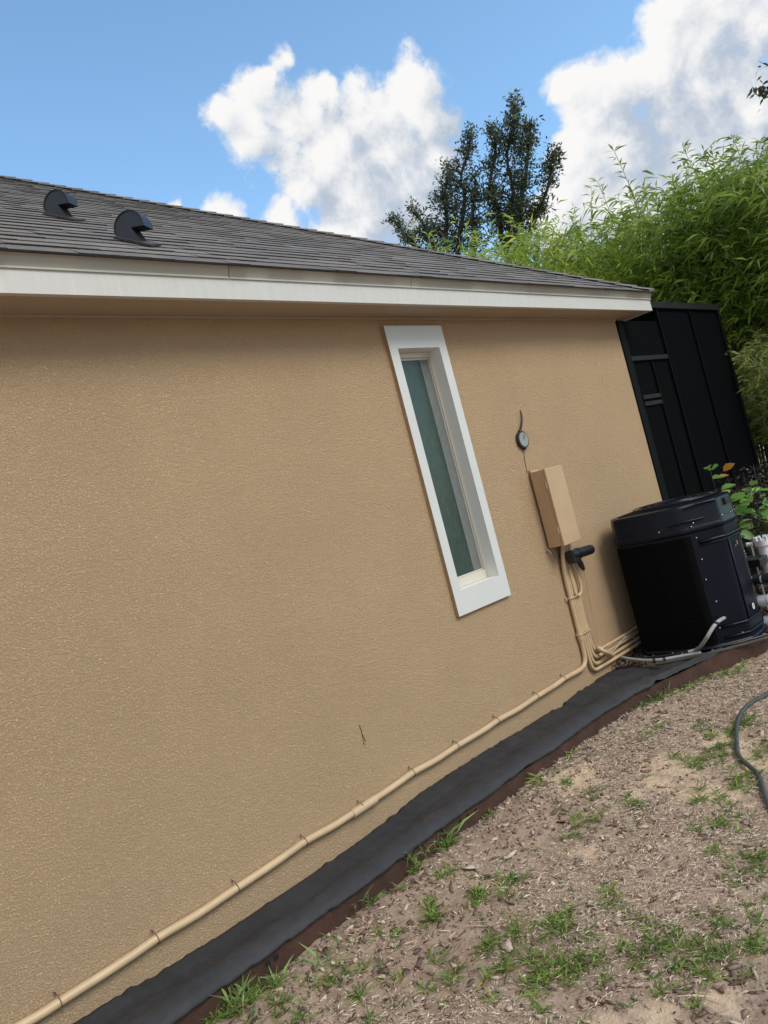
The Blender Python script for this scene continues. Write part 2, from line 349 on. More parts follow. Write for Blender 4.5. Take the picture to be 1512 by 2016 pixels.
def glass_mat():
    m = bpy.data.materials.new('green_reflection_glass'); m.use_nodes = True; N = m.node_tree.nodes; L = m.node_tree.links
    b = N['Principled BSDF']; b.inputs['Roughness'].default_value = .30; b.inputs['Specular IOR Level'].default_value = .35
    tc = N.new('ShaderNodeTexCoord'); t = N.new('ShaderNodeTexNoise'); t.inputs['Scale'].default_value = 22; t.inputs['Detail'].default_value = 7; t.inputs['Roughness'].default_value = .68
    mp = N.new('ShaderNodeMapping'); mp.inputs['Scale'].default_value = (2.2, 1, 1); L.new(tc.outputs['Object'], mp.inputs[0]); L.new(mp.outputs[0], t.inputs['Vector'])
    r = N.new('ShaderNodeValToRGB'); r.color_ramp.elements[0].position = .3; r.color_ramp.elements[0].color = (.024, .046, .036, 1)  # mottled green painted in as foliage reflected in the pane
    r.color_ramp.elements[1].position = .75; r.color_ramp.elements[1].color = (.048, .078, .062, 1); L.new(t.outputs[0], r.inputs[0]); L.new(r.outputs[0], b.inputs['Base Color'])
    return m
M_GLASS = glass_mat()
def soffit_mat():
    m = mat('tan_vinyl_soffit', (.42, .33, .235), .6, var=.06, vscale=3); N = m.node_tree.nodes; L = m.node_tree.links
    tc = N.new('ShaderNodeTexCoord'); w = N.new('ShaderNodeTexWave'); w.inputs['Scale'].default_value = 13; w.bands_direction = 'X'; L.new(tc.outputs['Object'], w.inputs['Vector'])
    r = N.new('ShaderNodeMapRange'); r.inputs['From Min'].default_value = 0; r.inputs['From Max'].default_value = .2; L.new(w.outputs[1], r.inputs[0])
    bp = N.new('ShaderNodeBump'); bp.inputs['Strength'].default_value = .35; bp.inputs['Distance'].default_value = .004; L.new(r.outputs[0], bp.inputs['Height']); L.new(bp.outputs[0], N['Principled BSDF'].inputs['Normal'])
    return m
M_SOFFIT = soffit_mat()
def pump_mat(name, grille=False):
    m = mat(name, (.0022, .0046, .0125) if not grille else (.0012, .0013, .002), .36 if not grille else .7, spec=.26 if not grille else .1, var=.2, vscale=3)
    if grille:
        N = m.node_tree.nodes; L = m.node_tree.links
        tc = N.new('ShaderNodeTexCoord'); v = N.new('ShaderNodeTexVoronoi'); v.inputs['Scale'].default_value = 95; L.new(tc.outputs['Object'], v.inputs['Vector'])
        bp = N.new('ShaderNodeBump'); bp.inputs['Strength'].default_value = .8; bp.inputs['Distance'].default_value = .004; L.new(v.outputs[0], bp.inputs['Height']); L.new(bp.outputs[0], N['Principled BSDF'].inputs['Normal'])
    return m
M_PUMP = pump_mat('black_cabinet'); M_GRILLE = pump_mat('black_grille', True)
M_SCREEN = mat('black_screen_mesh', (.0012, .0018, .0035), .8, alpha=.96, spec=.06)
M_SCREEN2 = mat('black_screen_mesh_door', (.002, .0025, .003), .8, alpha=.93, spec=.06)

def soil_mat():
    m = bpy.data.materials.new('patchy_soil'); m.use_nodes = True; N = m.node_tree.nodes; L = m.node_tree.links
    b = N['Principled BSDF']; b.inputs['Roughness'].default_value = .95; b.inputs['Specular IOR Level'].default_value = .15
    tc = N.new('ShaderNodeTexCoord')
    def nz(sc, de, ro=.6):
        t = N.new('ShaderNodeTexNoise'); t.inputs['Scale'].default_value = sc; t.inputs['Detail'].default_value = de; t.inputs['Roughness'].default_value = ro
        L.new(tc.outputs['Object'], t.inputs['Vector']); return t
    n1, n2, n3 = nz(2.3, 6), nz(17, 8, .7), nz(90, 4)
    r = N.new('ShaderNodeValToRGB'); e = r.color_ramp.elements
    e[0].position = .30; e[0].color = (.20, .135, .098, 1); e[1].position = .72; e[1].color = (.56, .44, .33, 1)
    x = e.new(.48); x.color = (.37, .27, .20, 1); x = e.new(.6); x.color = (.48, .365, .27, 1)
    mx = N.new('ShaderNodeMath'); mx.operation = 'MULTIPLY_ADD'; L.new(n2.outputs[0], mx.inputs[0]); mx.inputs[1].default_value = .55
    h = N.new('ShaderNodeMath'); h.operation = 'MULTIPLY'; L.new(n1.outputs[0], h.inputs[0]); h.inputs[1].default_value = .45; L.new(h.outputs[0], mx.inputs[2])
    L.new(mx.outputs[0], r.inputs[0])
    # sandy patches
    prev = None
    for (c, rad) in SAND:
        d = N.new('ShaderNodeVectorMath'); d.operation = 'DISTANCE'; L.new(tc.outputs['Object'], d.inputs[0]); d.inputs[1].default_value = c
        k = N.new('ShaderNodeMath'); k.operation = 'MULTIPLY_ADD'; L.new(d.outputs['Value'], k.inputs[0]); k.inputs[1].default_value = -1 / rad; k.inputs[2].default_value = 1
        if prev:
            q = N.new('ShaderNodeMath'); q.operation = 'MAXIMUM'; L.new(prev.outputs[0], q.inputs[0]); L.new(k.outputs[0], q.inputs[1]); prev = q
        else: prev = k
    s = N.new('ShaderNodeMath'); s.operation = 'MULTIPLY_ADD'; L.new(n2.outputs[0], s.inputs[0]); s.inputs[1].default_value = 1.8; s.inputs[2].default_value = -.9
    s2 = N.new('ShaderNodeMath'); s2.operation = 'ADD'; L.new(s.outputs[0], s2.inputs[0]); L.new(prev.outputs[0], s2.inputs[1])
    sm = N.new('ShaderNodeMapRange'); sm.inputs['From Min'].default_value = .15; sm.inputs['From Max'].default_value = .75; L.new(s2.outputs[0], sm.inputs[0])
    mc = N.new('ShaderNodeMixRGB'); L.new(sm.outputs[0], mc.inputs[0]); L.new(r.outputs[0], mc.inputs[1]); mc.inputs[2].default_value = (.64, .48, .33, 1)
    L.new(mc.outputs[0], b.inputs['Base Color'])
    ad = N.new('ShaderNodeMath'); ad.operation = 'MULTIPLY_ADD'; L.new(n3.outputs[0], ad.inputs[0]); ad.inputs[1].default_value = .4; L.new(n2.outputs[0], ad.inputs[2])
    bp = N.new('ShaderNodeBump'); bp.inputs['Strength'].default_value = .9; bp.inputs['Distance'].default_value = .02; L.new(ad.outputs[0], bp.inputs['Height']); L.new(bp.outputs[0], b.inputs['Normal'])
    return m

# ------------------------------------------------------------------ ground
def lawn_base(x, y):
    z = .285 + .12 * (y + .37) if y < -.37 else .285
    if y < -4.5: z = .285 + .12 * (-4.13) 
    return z
def lawn_hit(u, v):
    d = ray(u, v); t = (.285 + .12 * (EYE[1] + .37) - EYE[2]) / (d[2] - .12 * d[1]); return Vector(EYE + d * t)
SAND = [(tuple(lawn_hit(*p)), r) for p, r in [((1250,1560), .10), ((1330,1510), .22), ((1440,1460), .22), ((1300,1540), .15), ((1130,1530), .20), ((1400,1560), .25),
        ((1300,2000), .11), ((1200,2015), .09), ((1430,1970), .10), ((1160,1680), .10), ((1490,1500), .2)]]
EDGE = [(-1.5,-.375),(.9,-.375),(1.6,-.385),(2.3,-.375),(3.0,-.385),(3.6,-.395),(3.95,-.43),(4.2,-.52),(4.5,-.63),(4.75,-.73),(5.05,-.86),(5.5,-1.06),(6.2,-1.35),(7.5,-1.9),(9.5,-2.4)]
def edge_y(x):
    for (a, ya), (b, yb) in zip(EDGE[:-1], EDGE[1:]):
        if a <= x <= b: return ya + (yb - ya) * (x - a) / (b - a)
    return EDGE[0][1] if x < EDGE[0][0] else EDGE[-1][1]
def ground_z(x, y):
    z = lawn_base(x, y)
    k = 1 if abs(x) < 12 and abs(y) < 12 else 0
    if k:
        dd = edge_y(x) - y
        if -.1 < dd < .5: z += (-.022 if x < 4 else -.022 + .045 * min(1, x - 4)) * math.exp(-max(dd, 0) / .07) + .018 * noise.noise((x * 9, dd * 6, 13.)) * math.exp(-max(dd, 0) / .12)
        z += .016 * noise.noise((x * 2.2, y * 2.2, 3.)) + .010 * noise.noise((x * 7, y * 7, 1.)) + .006 * noise.noise((x * 21, y * 21, 5.))
    return z
M_SOIL = soil_mat()
def grid_axis(parts):
    a = []
    for x0, x1, st in parts: a += list(np.arange(x0, x1, st))
    a.append(parts[-1][1]); return np.array(a)
gx = grid_axis([(-150,-20,26),(-20,-2,3),(-2,.6,.2),(.6,5.2,.022),(5.2,10,.2),(10,30,4),(30,180,30)])
gy = grid_axis([(-150,-20,26),(-20,-4,2),(-4,-2.4,.1),(-2.4,-.28,.022),(-.28,0,.07),(0,14,2),(14,40,6),(40,200,32)])
GV = np.array([(x, y, ground_z(x, y)) for y in gy for x in gx]); nx = len(gx)
idx = np.arange(len(GV)).reshape(len(gy), nx)
a, b_, c, d = idx[:-1,:-1].ravel(), idx[:-1,1:].ravel(), idx[1:,1:].ravel(), idx[1:,:-1].ravel()
GT = np.concatenate([np.stack([a, b_, c], 1), np.stack([a, c, d], 1)])
tag(fast_mesh('lawn', GV, GT, M_SOIL, smooth=True), 'patchy bare lawn of brown soil, sand and dry thatch', kind='structure')

# mulch bed behind the edging
mb = MB(); xs = np.linspace(-1.5, 9.5, 200)
rows = []
for x in xs:
    e = edge_y(x) + .012
    far = 0.0 if x < 5.775 else 0.0
    rows.append([(x, e + (far - e) * t, (.325 if x > 4.5 else .325 - .07 * min(1, (4.5 - x) / .15)) + .02 * noise.noise((x * 5, t * 4, 0)) + (.01 * t)) for t in np.linspace(0, 1, 7)])
vs = [p for r in rows for p in r]; fs = [(i*7+k, (i+1)*7+k, (i+1)*7+k+1, i*7+k+1) for i in range(len(rows)-1) for k in range(6)]
mb.add(vs, fs)
tag(mb.build('mulch_bed', mat('dark_mulch_soil', (.075, .05, .035), .95, var=.5, vscale=25, bump=.8, bscale=60), smooth=True), 'dark mulch bed between the wall and the edging', kind='structure')
# bed beyond the house corner (under the shrubs)
mb = MB(); mb.box(8.02, 14, -6, 12, .1, .34)
tag(mb.build('hedge_bed', mat('leaf_litter_soil', (.06, .045, .03), .95, var=.5, vscale=9, bump=.8, bscale=30)), 'leaf litter ground under the bamboo', kind='structure')

def chips(name, spots, sizes, label, cat='mulch', palette=((.30,.20,.15),(.19,.125,.095),(.38,.28,.215),(.12,.08,.06),(.44,.35,.28),(.26,.18,.14)), tilt=.25, kind='stuff'):
    V = []; T = []; Cc = []
    for (x, y, z), s in zip(spots, sizes):
        n = random.randint(5, 7); a0 = random.uniform(0, 6.28); w = s * random.uniform(.18, .55); h = random.uniform(.002, .006) * min(1.2, s / .03)
        tx, ty = random.gauss(0, tilt), random.gauss(0, tilt); ca, sa = math.cos(a0), math.sin(a0)
        top = []
        for k in range(n):
            t = 2 * math.pi * k / n; px = math.cos(t) * s / 2 * random.uniform(.5, 1.2); py = math.sin(t) * w / 2 * random.uniform(.35, 1.3)
            X = ca * px - sa * py; Y = sa * px + ca * py; top.append((x + X, y + Y, z + h + X * tx + Y * ty))
        k0 = len(V); V += top + [(p[0], p[1], p[2] - h) for p in top]
        col = np.array(random.choice(palette)) * random.uniform(.8, 1.6)
        for k in range(1, n - 1): T.append((k0, k0 + k, k0 + k + 1)); Cc.append(col)
        for k in range(n):
            k2 = (k + 1) % n; T += [(k0 + k, k0 + n + k, k0 + n + k2), (k0 + k, k0 + n + k2, k0 + k2)]; Cc += [col * .7] * 2
    return tag(fast_mesh(name, V, T, M_CHIP, Cc), label, kind=kind)
# lawn area in view: sample points inside the visible wedge
def lawn_points(n, xmin=.7, xmax=6.2, ymin=-2.3):
    out = []
    while len(out) < n:
        x = random.uniform(xmin, xmax); y = random.uniform(ymin, -.36)
        if y > edge_y(x) - .012: continue
        out.append((x, y))
    return out
def on_sand(x, y):
    return any(math.hypot(x - c[0], y - c[1]) < r * random.uniform(.3, .9) for c, r in SAND) and random.random() < .85
def density(x, y, s=1.3, o=0.): return .5 + .5 * noise.noise((x * s + o, y * s - o, o))
pts = [(x, y) for x, y in lawn_points(26000) if not on_sand(x, y) and random.random() < .25 + 1.5 * max(0, density(x, y, 1.6, 4.) - .35) + (.35 if y > edge_y(x) - .35 or x < 2.2 else 0)]
chips('bark_litter', [(x, y, ground_z(x, y) + random.uniform(-.002, .004)) for x, y in pts], [min(.085, .009 + random.expovariate(1 / .012)) for _ in pts],
      'scattered bark chips lying over the bare lawn')
bed = []
while len(bed) < 5200:
    x = random.uniform(4.25, 7.6); y = random.uniform(edge_y(x) + .02, -.01)
    lim = 4.42 + (-y) * .42
    if x < lim: continue
    if x > 5.6 and random.random() < .4: continue
    bed.append((x, y, .335 + random.uniform(0, .018)))
chips('mulch', bed, [random.uniform(.015, .065) for _ in bed], 'dark bark mulch around the foot of the black heat pump',
      palette=((.10,.06,.045),(.07,.045,.035),(.16,.11,.085),(.22,.17,.13),(.05,.03,.025)), tilt=.4)

# straw thatch
sp = lawn_points(280000); P = []; D = []; Cc = []
for x, y in sp:
    dn = density(x, y, 2.0, 9.)
    ed = edge_y(x) - y
    if random.random() > .30 + 1.5 * (dn - .38) + (.25 if x > 2.7 else -.06) - .55 * math.exp(-ed / .22) * (1 if x < 3.4 else .3): continue
    if on_sand(x, y): continue
    P.append((x, y, ground_z(x, y) + random.uniform(0, .012))); a = random.uniform(0, 6.28); D.append((math.cos(a), math.sin(a), random.uniform(-.05, .35)))
    c = np.array(random.choice([(.66,.55,.42),(.58,.47,.36),(.46,.355,.27),(.72,.62,.49),(.34,.25,.185)])) * random.uniform(.75, 1.3); Cc += [c, c]
nshort = len(P); LGT = list(rng.uniform(.008, .034, nshort)); WDT = list(rng.uniform(.0014, .0034, nshort))
for (u0, v0), (u1, v1) in [((940,1752),(1100,1742)),((1070,1790),(1120,1760)),((900,1830),(1010,1822)),((860,1840),(905,1832)),((1180,1730),(1260,1700)),((1340,1965),(1420,1960)),((1090,1765),(1200,1755)),((1010,1850),(1070,1838))]:
    a_, b_2 = lawn_hit(u0, v0), lawn_hit(u1, v1); a_.z = ground_z(a_.x, a_.y) + .012; P.append(tuple(a_)); D.append(tuple(b_2 - a_)); LGT.append((b_2 - a_).length); WDT.append(.006); Cc += [np.array((.55,.46,.32))] * 2
for _ in range(260):
    x, y = lawn_points(1)[0]; aa = random.uniform(0, 6.28); P.append((x, y, ground_z(x, y) + .006)); D.append((math.cos(aa), math.sin(aa), .05)); LGT.append(random.uniform(.05, .13)); WDT.append(.003); Cc += [np.array((.5,.41,.3)) * random.uniform(.6, 1.1)] * 2
V, T = leaves(P, D, np.array(LGT), np.array(WDT), droop=.02) if 0 else leaves(P, D, np.array(LGT), np.array(WDT), droop=.06)
tag(fast_mesh('dry_thatch', V, T, M_STRAW, Cc), 'dead straw coloured grass thatch over the lawn', kind='stuff')

for (u, v), sz in [((1262,1727),.075), ((1330,1770),.085), ((1002,1686),.10), ((1245,1715),.06), ((880,1800),.055), ((1090,1600),.06), ((1385,1650),.05), ((1345,1325),.06)]:
    p = lawn_hit(u, v); chips('bark_piece', [(p.x, p.y, ground_z(p.x, p.y) + .004)], [sz], None, kind=None)
    o = COL.objects[-1]; tag(o, 'large flat bark piece, among the biggest of those lying on the lawn', 'bark', 'large bark pieces on the lawn')
# green grass tufts: surveyed patches plus scattered wisps
patches = [((500,1965),.22,150),((560,1990),.15,70),((640,1935),.16,60),((700,1975),.22,90),((800,1960),.2,70),((1010,1895),.22,130),((960,1870),.14,90),((1060,1920),.25,170),((1130,1900),.2,130),
           ((1250,1890),.25,170),((1330,1905),.2,120),((1390,1880),.12,110),((1490,1870),.14,110),((1300,1860),.2,60),((1010,1740),.12,80),((940,1765),.10,60),((850,1790),.08,30),((860,1815),.10,50),
           ((1110,1810),.08,70),((1090,1825),.08,50),((1420,1625),.14,120),((1450,1540),.18,150),((1490,1490),.15,80),((1390,1570),.12,60),((1440,1440),.14,90),((1480,1415),.12,90),((1400,1450),.12,60),
           ((1420,1490),.22,130),((1380,1500),.2,90),((1250,1580),.10,50),((1130,1620),.10,50),((1180,1615),.06,40),((1110,1535),.07,24),((1170,1560),.10,30),((1110,1480),.10,30),((1290,1435),.06,30),
           ((1490,1690),.12,90),((1420,1680),.10,40),((1500,1720),.10,50),((1340,1360),.20,90),((1400,1340),.20,90),((1290,1375),.05,60),((1245,1385),.06,50),((1470,1310),.3,60),
           ((1260,1460),.2,30),((880,1650),.05,60),((845,1660),.04,25),((790,1700),.05,45),((700,1760),.05,14),((900,1925),.1,30),((760,1820),.2,25),((930,1600),.05,12),((1480,1800),.2,70),((1400,1810),.2,40),((1060,1540),.1,20),((1200,1760),.15,40),((880,1710),.07,24),((460,1990),.08,60),((540,1930),.05,25)]
P = []; D = []; Cc = []; LG = []
for (uv, rad, n) in patches:
    c = lawn_hit(*uv)
    nt = max(2, n // 8)
    for _ in range(nt):
        r = abs(random.gauss(0, .55)) * rad; a = random.uniform(0, 6.28); tx, ty = c.x + r * math.cos(a) * 1.3, c.y + r * math.sin(a) * .75
        if ty > edge_y(tx) - .02: ty = edge_y(tx) - .03
        tz = ground_z(tx, ty); hue = random.random(); big = random.uniform(.6, 1.25)
        for _ in range(random.randint(12, 24)):
            aa = random.uniform(0, 6.28); el = random.uniform(.25, 1.5)
            P.append((tx + random.gauss(0, .008), ty + random.gauss(0, .008), tz)); D.append((math.cos(aa), math.sin(aa), el))
            LG.append(random.uniform(.025, .075) * big)
            g = np.array((.23, .34, .065)) * (1 - hue) + np.array((.12, .20, .05)) * hue
            if random.random() < .13: g = np.array((.36, .33, .15))
            g = g * random.uniform(.65, 1.3); Cc += [g, g]
for x, y in lawn_points(2300):
    if density(x, y, 1.8, 21.) < .5: continue
    for _ in range(random.randint(3, 9)):
        aa = random.uniform(0, 6.28); P.append((x + random.gauss(0, .012), y + random.gauss(0, .012), ground_z(x, y))); D.append((math.cos(aa), math.sin(aa), random.uniform(.2, 1.2))); LG.append(random.uniform(.012, .04))
        g = np.array((.13, .20, .06)) * random.uniform(.6, 1.3); Cc += [g, g]
# longer wisps growing against the edging
for uv, n, lg in [((880,1650),16,.16),((850,1665),10,.12),((800,1695),14,.13),((700,1770),9,.10),((1305,1365),6,.10),((640,1905),10,.14),((470,1975),26,.13),((540,1940),16,.12),((1262,1372),8,.07)]:
    c = lawn_hit(*uv); c.y = min(c.y, edge_y(c.x) - .015)
    for _ in range(n):
        aa = random.uniform(0, 6.28); P.append((c.x + random.gauss(0, .03), c.y - abs(random.gauss(0, .012)), c.z)); D.append((math.cos(aa), math.sin(aa), random.uniform(.5, 2.2))); LG.append(lg * random.uniform(.6, 1.2))
        g = np.array((.20, .30, .10)) * random.uniform(.7, 1.5); Cc += [g, g]
V, T = leaves(P, D, np.array(LG), np.array(LG) * .045 + .0022, droop=.28)
tag(fast_mesh('grass', V, T, M_GRASS, Cc), 'sparse green grass tufts growing on the bare lawn', kind='stuff')

# ------------------------------------------------------------------ house
ZS = 2.743; YF = -.208; XC = 5.775; XF = 5.985; ZE = 2.872; SL = .65; XW = -9.0; YB = 11.5
house = empty('house', (2.5, 5, .2), 'single storey house with a tan stucco wall and a dark shingled roof', 'house')
YT = -.024
WX0, WX1, WZ0, WZ1 = on_y(783,686,YT).x, on_y(865,684,YT).x, on_y(982,1133,YT).z, on_y(783,686,YT).z
mb = MB()
mb.add([(XW,0,-.1),(WX0,0,-.1),(WX0,0,ZS),(XW,0,ZS)], [(0,1,2,3)])
mb.add([(WX1,0,-.1),(XC,0,-.1),(XC,0,ZS),(WX1,0,ZS)], [(0,1,2,3)])
mb.add([(WX0,0,-.1),(WX1,0,-.1),(WX1,0,WZ0),(WX0,0,WZ0)], [(0,1,2,3)])
mb.add([(WX0,0,WZ1),(WX1,0,WZ1),(WX1,0,ZS),(WX0,0,ZS)], [(0,1,2,3)])
mb.add([(XC,0,-.1),(XC,YB,-.1),(XC,YB,ZS),(XC,0,ZS)], [(0,1,2,3)])
mb.add([(XC,YB,-.1),(XW,YB,-.1),(XW,YB,ZS),(XC,YB,ZS)], [(0,1,2,3)])
mb.add([(XW,YB,-.1),(XW,0,-.1),(XW,0,ZS),(XW,YB,ZS)], [(0,1,2,3)])
wall = mb.build('wall', M_STUCCO, house)
# crack left by a torn-off creeper
mb = MB(); k0 = on_y(708,1428); k1 = on_y(720,1474)
pp = [k0.lerp(k1, t) + Vector((random.uniform(-.004, .004), -.0015, 0)) for t in np.linspace(0, 1, 12)]
mb.tube(pp, lambda t: .0022 * (1.1 - t), 5); mb.tube([pp[4], pp[6] + Vector((.008, 0, 0)), pp[8] + Vector((.012, 0, 0))], .0013, 5); mb.tube([pp[7], pp[9] + Vector((-.008, 0, 0))], .0012, 5)
mb.build('crack', M_WIRE, wall)
# little dry roots and specks above the fabric line
def ring(mb, x0, x1, z0, z1, w, y0, y1):
    mb.box(x0, x1, y0, y1, z1 - w[3], z1); mb.box(x0, x1, y0, y1, z0, z0 + w[2])
    mb.box(x0, x0 + w[0], y0, y1, z0 + w[2], z1 - w[3]); mb.box(x1 - w[1], x1, y0, y1, z0 + w[2], z1 - w[3])
win = empty('window', (3.37, 0, 1.2)); win.parent = house; win.location = Vector((3.37, 0, 1.2)) - house.location
def wchild(mbx, name, m, **k):
    o = mbx.build(name, m, None, **k); o.parent = win; o.matrix_parent_inverse = Matrix.Translation(-Vector((3.37, 0, 1.2))); return o
TX0, TX1, TZ0, TZ1 = on_y(755,641,YT).x, on_y(868,641,YT).x, on_y(903,1215,YT).z, on_y(755,641,YT).z
print('window', WX0, WX1, WZ0, WZ1, TX0, TX1, TZ0, TZ1)
mb = MB(); yt = -.024
def frame_face(mb, o, i, yo, yi, y):
    pass
O_ = [(TX0,TZ0),(TX1,TZ0),(TX1,TZ1),(TX0,TZ1)]; I_ = [(WX0,WZ0),(WX1,WZ0),(WX1,WZ1),(WX0,WZ1)]
vs = [(x, yt, z) for x, z in O_] + [(x, yt, z) for x, z in I_] + [(x, -.001, z) for x, z in O_] + [(x, .14, z) for x, z in I_]
fs = []
for k in range(4):
    k2 = (k + 1) % 4
    fs += [(k, k2, 4 + k2, 4 + k)]
mb.add(vs, fs); mb.add(vs, [(8 + k, 8 + (k + 1) % 4, (k + 1) % 4, k) for k in range(4)], mi=1); wchild(mb, 'window_trim', [M_TRIM, M_STUCCO])
mb = MB(); mb.add(vs, [(4 + k, 4 + (k + 1) % 4, 12 + (k + 1) % 4, 12 + k) for k in range(4)]); wchild(mb, 'reveal', mat('brightened_white_reveal', (.80, .79, .74), .5))  # base lighter than the trim, making up for light the recess lacks
SY = .056
mb = MB(); ring(mb, WX0 + .001, WX1 - .001, WZ0 + .001, WZ1 - .001, (.012, .010, .050, .03), SY, SY + .03); wchild(mb, 'window_frame', M_SASH, bevel=.002)
mb = MB(); ring(mb, WX0 + .012, WX1 - .011, WZ0 + .051, WZ1 - .031, (.006, .005, .010, .012), SY + .012, SY + .028); wchild(mb, 'sash', M_SASH, bevel=.002)
mb = MB(); mb.box(WX0 + .017, WX1 - .015, SY + .018, SY + .024, WZ0 + .060, WZ1 - .042); wchild(mb, 'pane', M_GLASS)
g0 = on_y(826,715,SY+.017); mb = MB(); mb.box(g0.x + .004, WX1 - .0165, SY + .0165, SY + .0178, WZ0 + .063, WZ1 - .043); wchild(mb, 'reflection_strip', mat('grey_reflection', (.16,.18,.175), .3, var=.12, vscale=30))  # grey strip laid over the glass as a painted reflection of the reveal

# soffit, fascia
mb = MB()
mb.add([(XW,YF,ZS),(XF,YF,ZS),(XF,0,ZS),(XW,0,ZS)], [(0,3,2,1)]); mb.add([(XC,0,ZS),(XF,0,ZS),(XF,YB,ZS),(XC,YB,ZS)], [(0,3,2,1)])
mb.build('soffit', M_SOFFIT, house)
mb = MB(); mb.box(XW, XC, -.010, -.001, ZS - .012, ZS - .001); mb.build('soffit_channel', M_SOFFIT, house)
FZ = 2.829
segs = [XW, -3.0, 4.05, XF]
fas = None
for i, (a0, a1) in enumerate(zip(segs[:-1], segs[1:])):
    mb = MB(); o = .0015 * (i % 2)
    mb.box(a0, a1 + (.03 if i < 2 else 0), YF - .012 - o, YF + .012, ZS - .006 - o, FZ)
    if i == 2: mb.box(XF - .024, XF, YF + .012, YB, ZS - .006, FZ)
    mb.build('fascia', M_FASCIA, house)
seams = [XW, -2.0, on_y(445,540,YF).x, on_y(803,560,YF).x, on_y(1038,572,YF).x, on_y(1203,580,YF).x, XF + .012]
for i, (a0, a1) in enumerate(zip(seams[:-1], seams[1:])):
    mb = MB(); a1 -= .004
    y0 = YF - .016; y1 = YF - .034
    vs = []
    for x in (a0, a1): vs += [(x, y0 - .005, FZ - .006), (x, y0 - .005, FZ + .002), (x, y0, FZ + .004), (x, y1, ZE - .006), (x, y1 - .004, ZE), (x, YF + .02, ZE), (x, YF + .02, FZ - .006)]
    n = 7; mb.add(vs, [(k, k + n, (k + 1) % n + n, (k + 1) % n) for k in range(n)] + [tuple(range(n)), tuple(range(2 * n - 1, n - 1, -1))])
    mb.build('drip_edge', M_FASCIA2, house)
mb = MB(); mb.box(XF, XF + .016, YF, YB, FZ, ZE - .002); mb.build('drip_edge', M_FASCIA2, house)

# roof
ye = YF - .045; XR = XF + .035; ze = ZE + .003
SLEN = math.sqrt(1 + SL * SL); nrm = Vector((0, -SL, 1)).normalized()
run = (YB + .25 - ye) / 2
mb = MB(); A = (XR, ye, ze); Bp = (XR, 2 * run + ye, ze); Cp = (XW - .3, 2 * run + ye, ze); Dp = (XW - .3, ye, ze)
R1 = (XR - run, ye + run, ze + run * SL); R2 = (XW - .3 + run, ye + run, ze + run * SL)
mb.add([A, Bp, Cp, Dp, R1, R2], [(3,0,4,5),(0,1,4),(1,2,5,4),(2,3,5),(0,3,2,1)])
roof = mb.build('roof', mat('shingle_field', (.10,.088,.085), .95, var=.4, vscale=8, bump=.6, bscale=60), house)
mb = MB(); EXPO = .118; ncs = int(run * SLEN / EXPO)
for i in range(ncs):
    s0 = i * EXPO - (.012 if i == 0 else 0); s1 = s0 + EXPO * 1.25
    x = -1.2 + random.uniform(0, .3); shade = random.uniform(.9, 1.1)
    if i > 45: break
    while True:
        w = random.choice([.09, .13, .17, .22, .28]) * random.uniform(.85, 1.15)
        x1 = x + w; lim0 = XR - s0 / SLEN; lim1 = XR - s1 / SLEN
        if x > lim0: break
        tooth = random.random() < .52; hb = .0055 + (.0028 if tooth else 0) + random.uniform(0, .0012); dip = random.uniform(-.004, .004) - (.006 if tooth else 0)
        def pt(xx, s, h): return Vector((xx, ye + s / SLEN, ze + s / SLEN * SL)) + nrm * h
        xa0, xa1, xb0, xb1 = x, min(x1, lim0), min(x, lim1), min(x1, lim1)
        v = [pt(xa0, s0 + dip, -.002), pt(xa1, s0 + dip, -.002), pt(xa1, s0 + dip, hb), pt(xa0, s0 + dip, hb), pt(xb0, s1, .0015), pt(xb1, s1, .0015)]
        c = shade * random.uniform(.92, 1.08) * (.9 if random.random() < .2 else 1); cw = random.uniform(-.05, .06)
        mb.add(v, [(3,2,5,4)], (c * (1 + cw), c, c * (1 - cw))); mb.add(v, [(0,1,2,3),(0,3,4),(1,5,2)], (.24, .23, .23))   # asphalt cut edge, tinted dark to stand for each course's shadow line
        x = x1
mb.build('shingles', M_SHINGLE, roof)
# hip caps
mb = MB(); hd = Vector((-1, 1, SL)).normalized(); hs = Vector((1, 1, 0)).normalized(); hn = hs.cross(hd).normalized()
if hn.z < 0: hn = -hn
t = 0; Lh = (Vector(R1) - Vector(A)).length
while t < Lh:
    a0 = Vector(A) + hd * t; a1 = Vector(A) + hd * min(t + .18, Lh)
    cshade = random.uniform(.75, 1.2); wv = .085
    dl = (Vector((-1, 0, 0)) * .7 ); 
    vs = [a0 + hn * .030, a1 + hn * .019, a0 + Vector((-wv, 0, 0)) + hn * .020, a1 + Vector((-wv, 0, 0)) + hn * .010, a0 + Vector((0, wv, 0)) + hn * .020, a1 + Vector((0, wv, 0)) + hn * .010,
          a0 + hn * .012, a0 + Vector((-wv, 0, 0)) + hn * .004, a0 + Vector((0, wv, 0)) + hn * .004]
    mb.add(vs, [(0,1,3,2),(0,4,5,1),(0,2,7,6),(0,6,8,4)], (cshade,) * 3)
    t += .135
mb.build('hip_cap', M_SHINGLE, roof)

